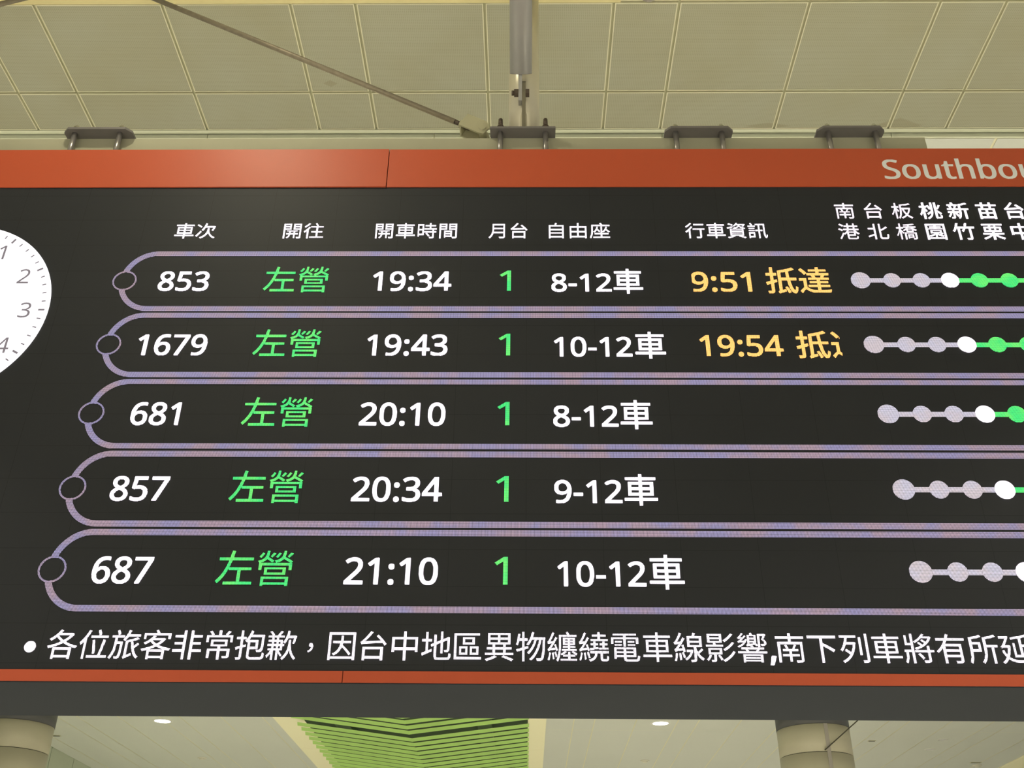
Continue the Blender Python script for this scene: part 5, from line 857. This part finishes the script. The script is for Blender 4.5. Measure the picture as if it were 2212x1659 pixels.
# the clock dial shown on the left end of the screen
CX, CZ, CR = -2.792, 2.806, 0.511
face = led('clock_face', [circle(CX, CZ, CR, 128)], M['led_clock'], screen, 0.004)
for k in range(2, 25):
    a = math.radians(6 * k)
    maj = k % 5 == 0
    r0, r1, hw = (0.464, 0.494, 0.0050) if maj else (0.471, 0.490, 0.0030)
    ux, uz = math.sin(a), math.cos(a)
    lp = [[(CX + ux * r + uz * s * hw, CZ + uz * r - ux * s * hw) for r, s in ((r0, -1), (r1, -1), (r1, 1), (r0, 1))]]
    me = place(fill([[(x, Z(z)) for x, z in l] for l in lp], 0.001), SY - 0.0045)
    link('minute_mark', me, M['led_numeral'], screen)
for n in (1, 2, 3, 4):
    a = math.radians(30 * n)
    lp = shift(line(str(n), 0.148, table=DIAL_GLYPHS, xc=CX + 0.400 * math.sin(a)), CZ + 0.400 * math.cos(a) - 0.0444)
    me = place(fill([[(x, Z(z)) for x, z in l] for l in lp], 0.001), SY - 0.0045)
    link('clock_numeral', me, M['led_numeral'], screen)

# ------------------------------------------------------------------ what the board hangs from
ZP = Z(4.02)                   # underside of the clamp plates, top of the beam
BF, BB = 4.104, 4.300          # beam front and back
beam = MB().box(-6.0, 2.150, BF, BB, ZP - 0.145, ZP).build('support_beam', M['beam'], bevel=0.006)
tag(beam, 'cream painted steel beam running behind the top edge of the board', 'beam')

def stud(x, parent, ytop, big=False):
    """front stud from the plate down into the board's top"""
    for y in (4.066, BB + 0.04):
        MB().tube((x, y, Z(ZT) - 0.0038), (x, y, ZP + 0.001), 0.0145, n=20).build('stud', M['stud'], parent)
        if big:
            MB().tube((x, y, ZP + 0.0145), (x, y, ZP + 0.040), 0.022, n=6, smooth=False).tube((x, y, ZP + 0.040), (x, y, ZP + 0.058), 0.0215, 0.013, n=24).tube((x, y, ZP + 0.058), (x, y, ZP + 0.100), 0.0125, 0.0115, n=16).build('hex_nut', M['rust'], parent)
        else:
            MB().lathe((x, y, ZP + 0.0145), [(0.0195, 0), (0.0195, 0.014), (0.0175, 0.015), (0.0165, 0.030), (0.011, 0.040), (0, 0.0435)], n=24).build('cap_nut', M['chrome'], parent)

def clamp(x0, x1, s0, s1, label):
    t = thing('clamp_plate', ((x0 + x1) / 2, 4.2, ZP), label, 'bracket', 'clamp plates on the support beam')
    y0, y1, c = 4.030, 4.375, 0.030
    pts = [(x0 + c, y0, ZP + 0.0005), (x1 - c, y0, ZP + 0.0005), (x1, y0 + c, ZP + 0.0005), (x1, y1 - c, ZP + 0.0005),
           (x1 - c, y1, ZP + 0.0005), (x0 + c, y1, ZP + 0.0005), (x0, y1 - c, ZP + 0.0005), (x0, y0 + c, ZP + 0.0005)]
    MB().prism(pts, (0, 0, 0.014)).build('plate', M['steel'], t, bevel=0.0015)
    stud(s0, t, 0)
    stud(s1, t, 0)
    return t
clamp(-2.512, -2.140, -2.455, -2.208, 'grey bolted clamp plate on the beam at far left, above the orange band')
clamp(0.744, 1.110, 0.803, 1.050, 'grey bolted clamp plate on the beam, first right of the round post')
clamp(1.560, 1.922, 1.621, 1.873, 'grey bolted clamp plate nearest the right end of the beam')

# post base plate with the gusset that holds the front brace
t = post = thing('hanging_post', (-0.015, 4.205, ZP), 'round cream steel post on a dark bolted base plate, rising from the beam', 'post')
MB().box(-0.197, 0.155, 4.030, 4.375, ZP + 0.0005, ZP + 0.0145).build('base_plate', M['steel'], t, bevel=0.0015)
stud(-0.142, t, 0, True)
stud(0.102, t, 0, True)
zg = ZP + 0.0145
MB().prism([(-0.026, 4.050, zg), (-0.026, 4.125, zg), (-0.026, 4.118, Z(4.41)), (-0.026, 4.060, Z(4.41)), (-0.026, 4.045, Z(4.385)), (-0.026, 4.045, Z(4.26)), (-0.026, 4.050, Z(4.2))], (0.020, 0, 0)).build('gusset', M['gusset'], t, bevel=0.002)
MB().prism([(-0.037, 4.062, zg), (0.004, 4.062, zg), (0.0, 4.066, Z(4.16)), (-0.006, 4.068, Z(4.19)), (-0.026, 4.068, Z(4.19)), (-0.034, 4.066, Z(4.14))], (0, 0.03, 0)).build('weld', M['post'], t, bevel=0.004)

MB().tube((-0.015, 4.215, ZP + 0.0145), (-0.015, 4.215, Z(HC) - 0.005), 0.087, n=64).build('tube', M['post'], post)
MB().lathe((-0.015, 4.215, Z(HC)), [(0.16, -0.004), (0.16, -0.02), (0.09, -0.02), (0.09, -0.004)], n=48).build('ceiling_flange', M['steel'], post)

# front brace: grey tube leaning towards the viewer, flat tongue, through bolt
br = thing('diagonal_brace', (-0.033, 4.06, Z(4.30)), 'thick grey brace tube in front of the post, bolted to its gusset', 'brace')
bd = Vector((0, -0.80, 0.60)).normalized()
p0 = Vector((-0.033, 4.062, Z(4.478)))
MB().tube(p0, p0 + bd * (Z(HC) - 0.04 - p0.z) / bd.z, 0.0625, n=48).build('tube', M['brace'], br)
MB().tube(p0 - bd * 0.002, p0 + bd * 0.006, 0.0618, n=48).build('end_cap', M['steel'], br)
q0, q1 = Vector((-0.046, 4.078, Z(4.25))), p0 + bd * 0.03
side = Vector((0, 0.6, 0.80)).normalized() * 0.032
MB().prism([(-0.046, 4.045, Z(4.245)), (-0.046, 4.10, Z(4.262)), (-0.046, 4.11, Z(4.34)), (-0.046, 4.085, Z(4.50)), (-0.046, 4.025, Z(4.49)), (-0.046, 4.04, Z(4.33))], (0.0195, 0, 0)).build('tongue', M['brace'], br, bevel=0.002)
zb_ = Z(4.315)
MB().tube((-0.046, 4.058, zb_), (-0.070, 4.058, zb_), 0.025, n=6, smooth=False).tube((-0.070, 4.058, zb_), (-0.084, 4.058, zb_), 0.014, n=16).build('nut', M['rust'], br)
MB().tube((-0.006, 4.058, zb_), (0.014, 4.058, zb_), 0.026, n=6, smooth=False).build('bolt_head', M['rust'], br)

# tie rods in the plane of the beam
def tie_rod(a, b, label, clevis):
    t = thing('tie_rod', a, label, 'tie rod', 'diagonal tie rods above the beam')
    a, b = Vector(a), Vector(b)
    d = (b - a).normalized()
    MB().tube(a + d * 0.055, b, 0.0155, n=20).build('rod', M['rod'], t)
    MB().tube(a + d * 0.01, a + d * 0.058, 0.0135, n=20).build('threaded_end', M['rust'], t)
    nrm = Vector((0, 1, 0))
    up_ = d.cross(nrm)
    if up_.z < 0: up_ = -up_
    if clevis:
        # collar, end plate, two cheeks, pin with round head
        MB().tube(a + d * 0.002, a + d * 0.020, 0.023, n=24).build('collar', M['clevis'], t)
        w = 0.046
        wi = w - 0.0102
        for nm, y in (('cheek', -w), ('cheek', w - 0.010)):
            c0 = a + nrm * y
            e = -d
            pts = [c0 + up_ * 0.050, c0 + e * 0.125 + up_ * 0.048, c0 + e * 0.160 + up_ * 0.015, c0 + e * 0.152 - up_ * 0.040, c0 + e * 0.120 - up_ * 0.046, c0 - up_ * 0.044]
            MB().prism([tuple(p) for p in pts], (0, 0.010, 0)).build(nm, M['clevis'], t, bevel=0.0015)
        pts = [a + nrm * -wi + up_ * 0.048, a + nrm * wi + up_ * 0.048, a + nrm * wi - up_ * 0.042, a + nrm * -wi - up_ * 0.042]
        MB().prism([tuple(p) for p in pts], tuple(-d * 0.010)).build('end_plate', M['clevis'], t, bevel=0.0015)
        pc = a - d * 0.125 - up_ * 0.004
        MB().tube(pc + nrm * -(w + 0.010), pc + nrm * (w + 0.010), 0.021, n=24).build('pin', M['clevis'], t)
        MB().tube(a - d * 0.012, a - d * 0.04, 0.018, n=6, smooth=False).build('lock_nut', M['rust'], t)
    return t
CA = (-0.352, 4.165, Z(4.178))
CB = Vector(CA) + Vector((-1.911, 0, 1.059)) * 1.205
tie_rod(CA, tuple(CB), 'weathered steel tie rod slanting down to the clevis beside the round post', True)
tie_rod((-5.75, 4.2, ZP + 0.22), (-2.76, 4.2, Z(HC) - 0.055), 'steel tie rod just cutting the upper left corner of the photo', False)
t = thing('rod_anchor', (-2.69, 4.19, Z(HC)), 'steel anchor plate where both tie rods meet the ceiling, above the photo', 'bracket')
MB().box(-2.82, -2.58, 4.08, 4.30, Z(HC) - 0.014, Z(HC) - 0.004).build('plate', M['steel'], t, bevel=0.002)
MB().box(-2.80, -2.60, 4.176, 4.192, Z(HC) - 0.024, Z(HC) - 0.015).build('lug', M['steel'], t, bevel=0.002)
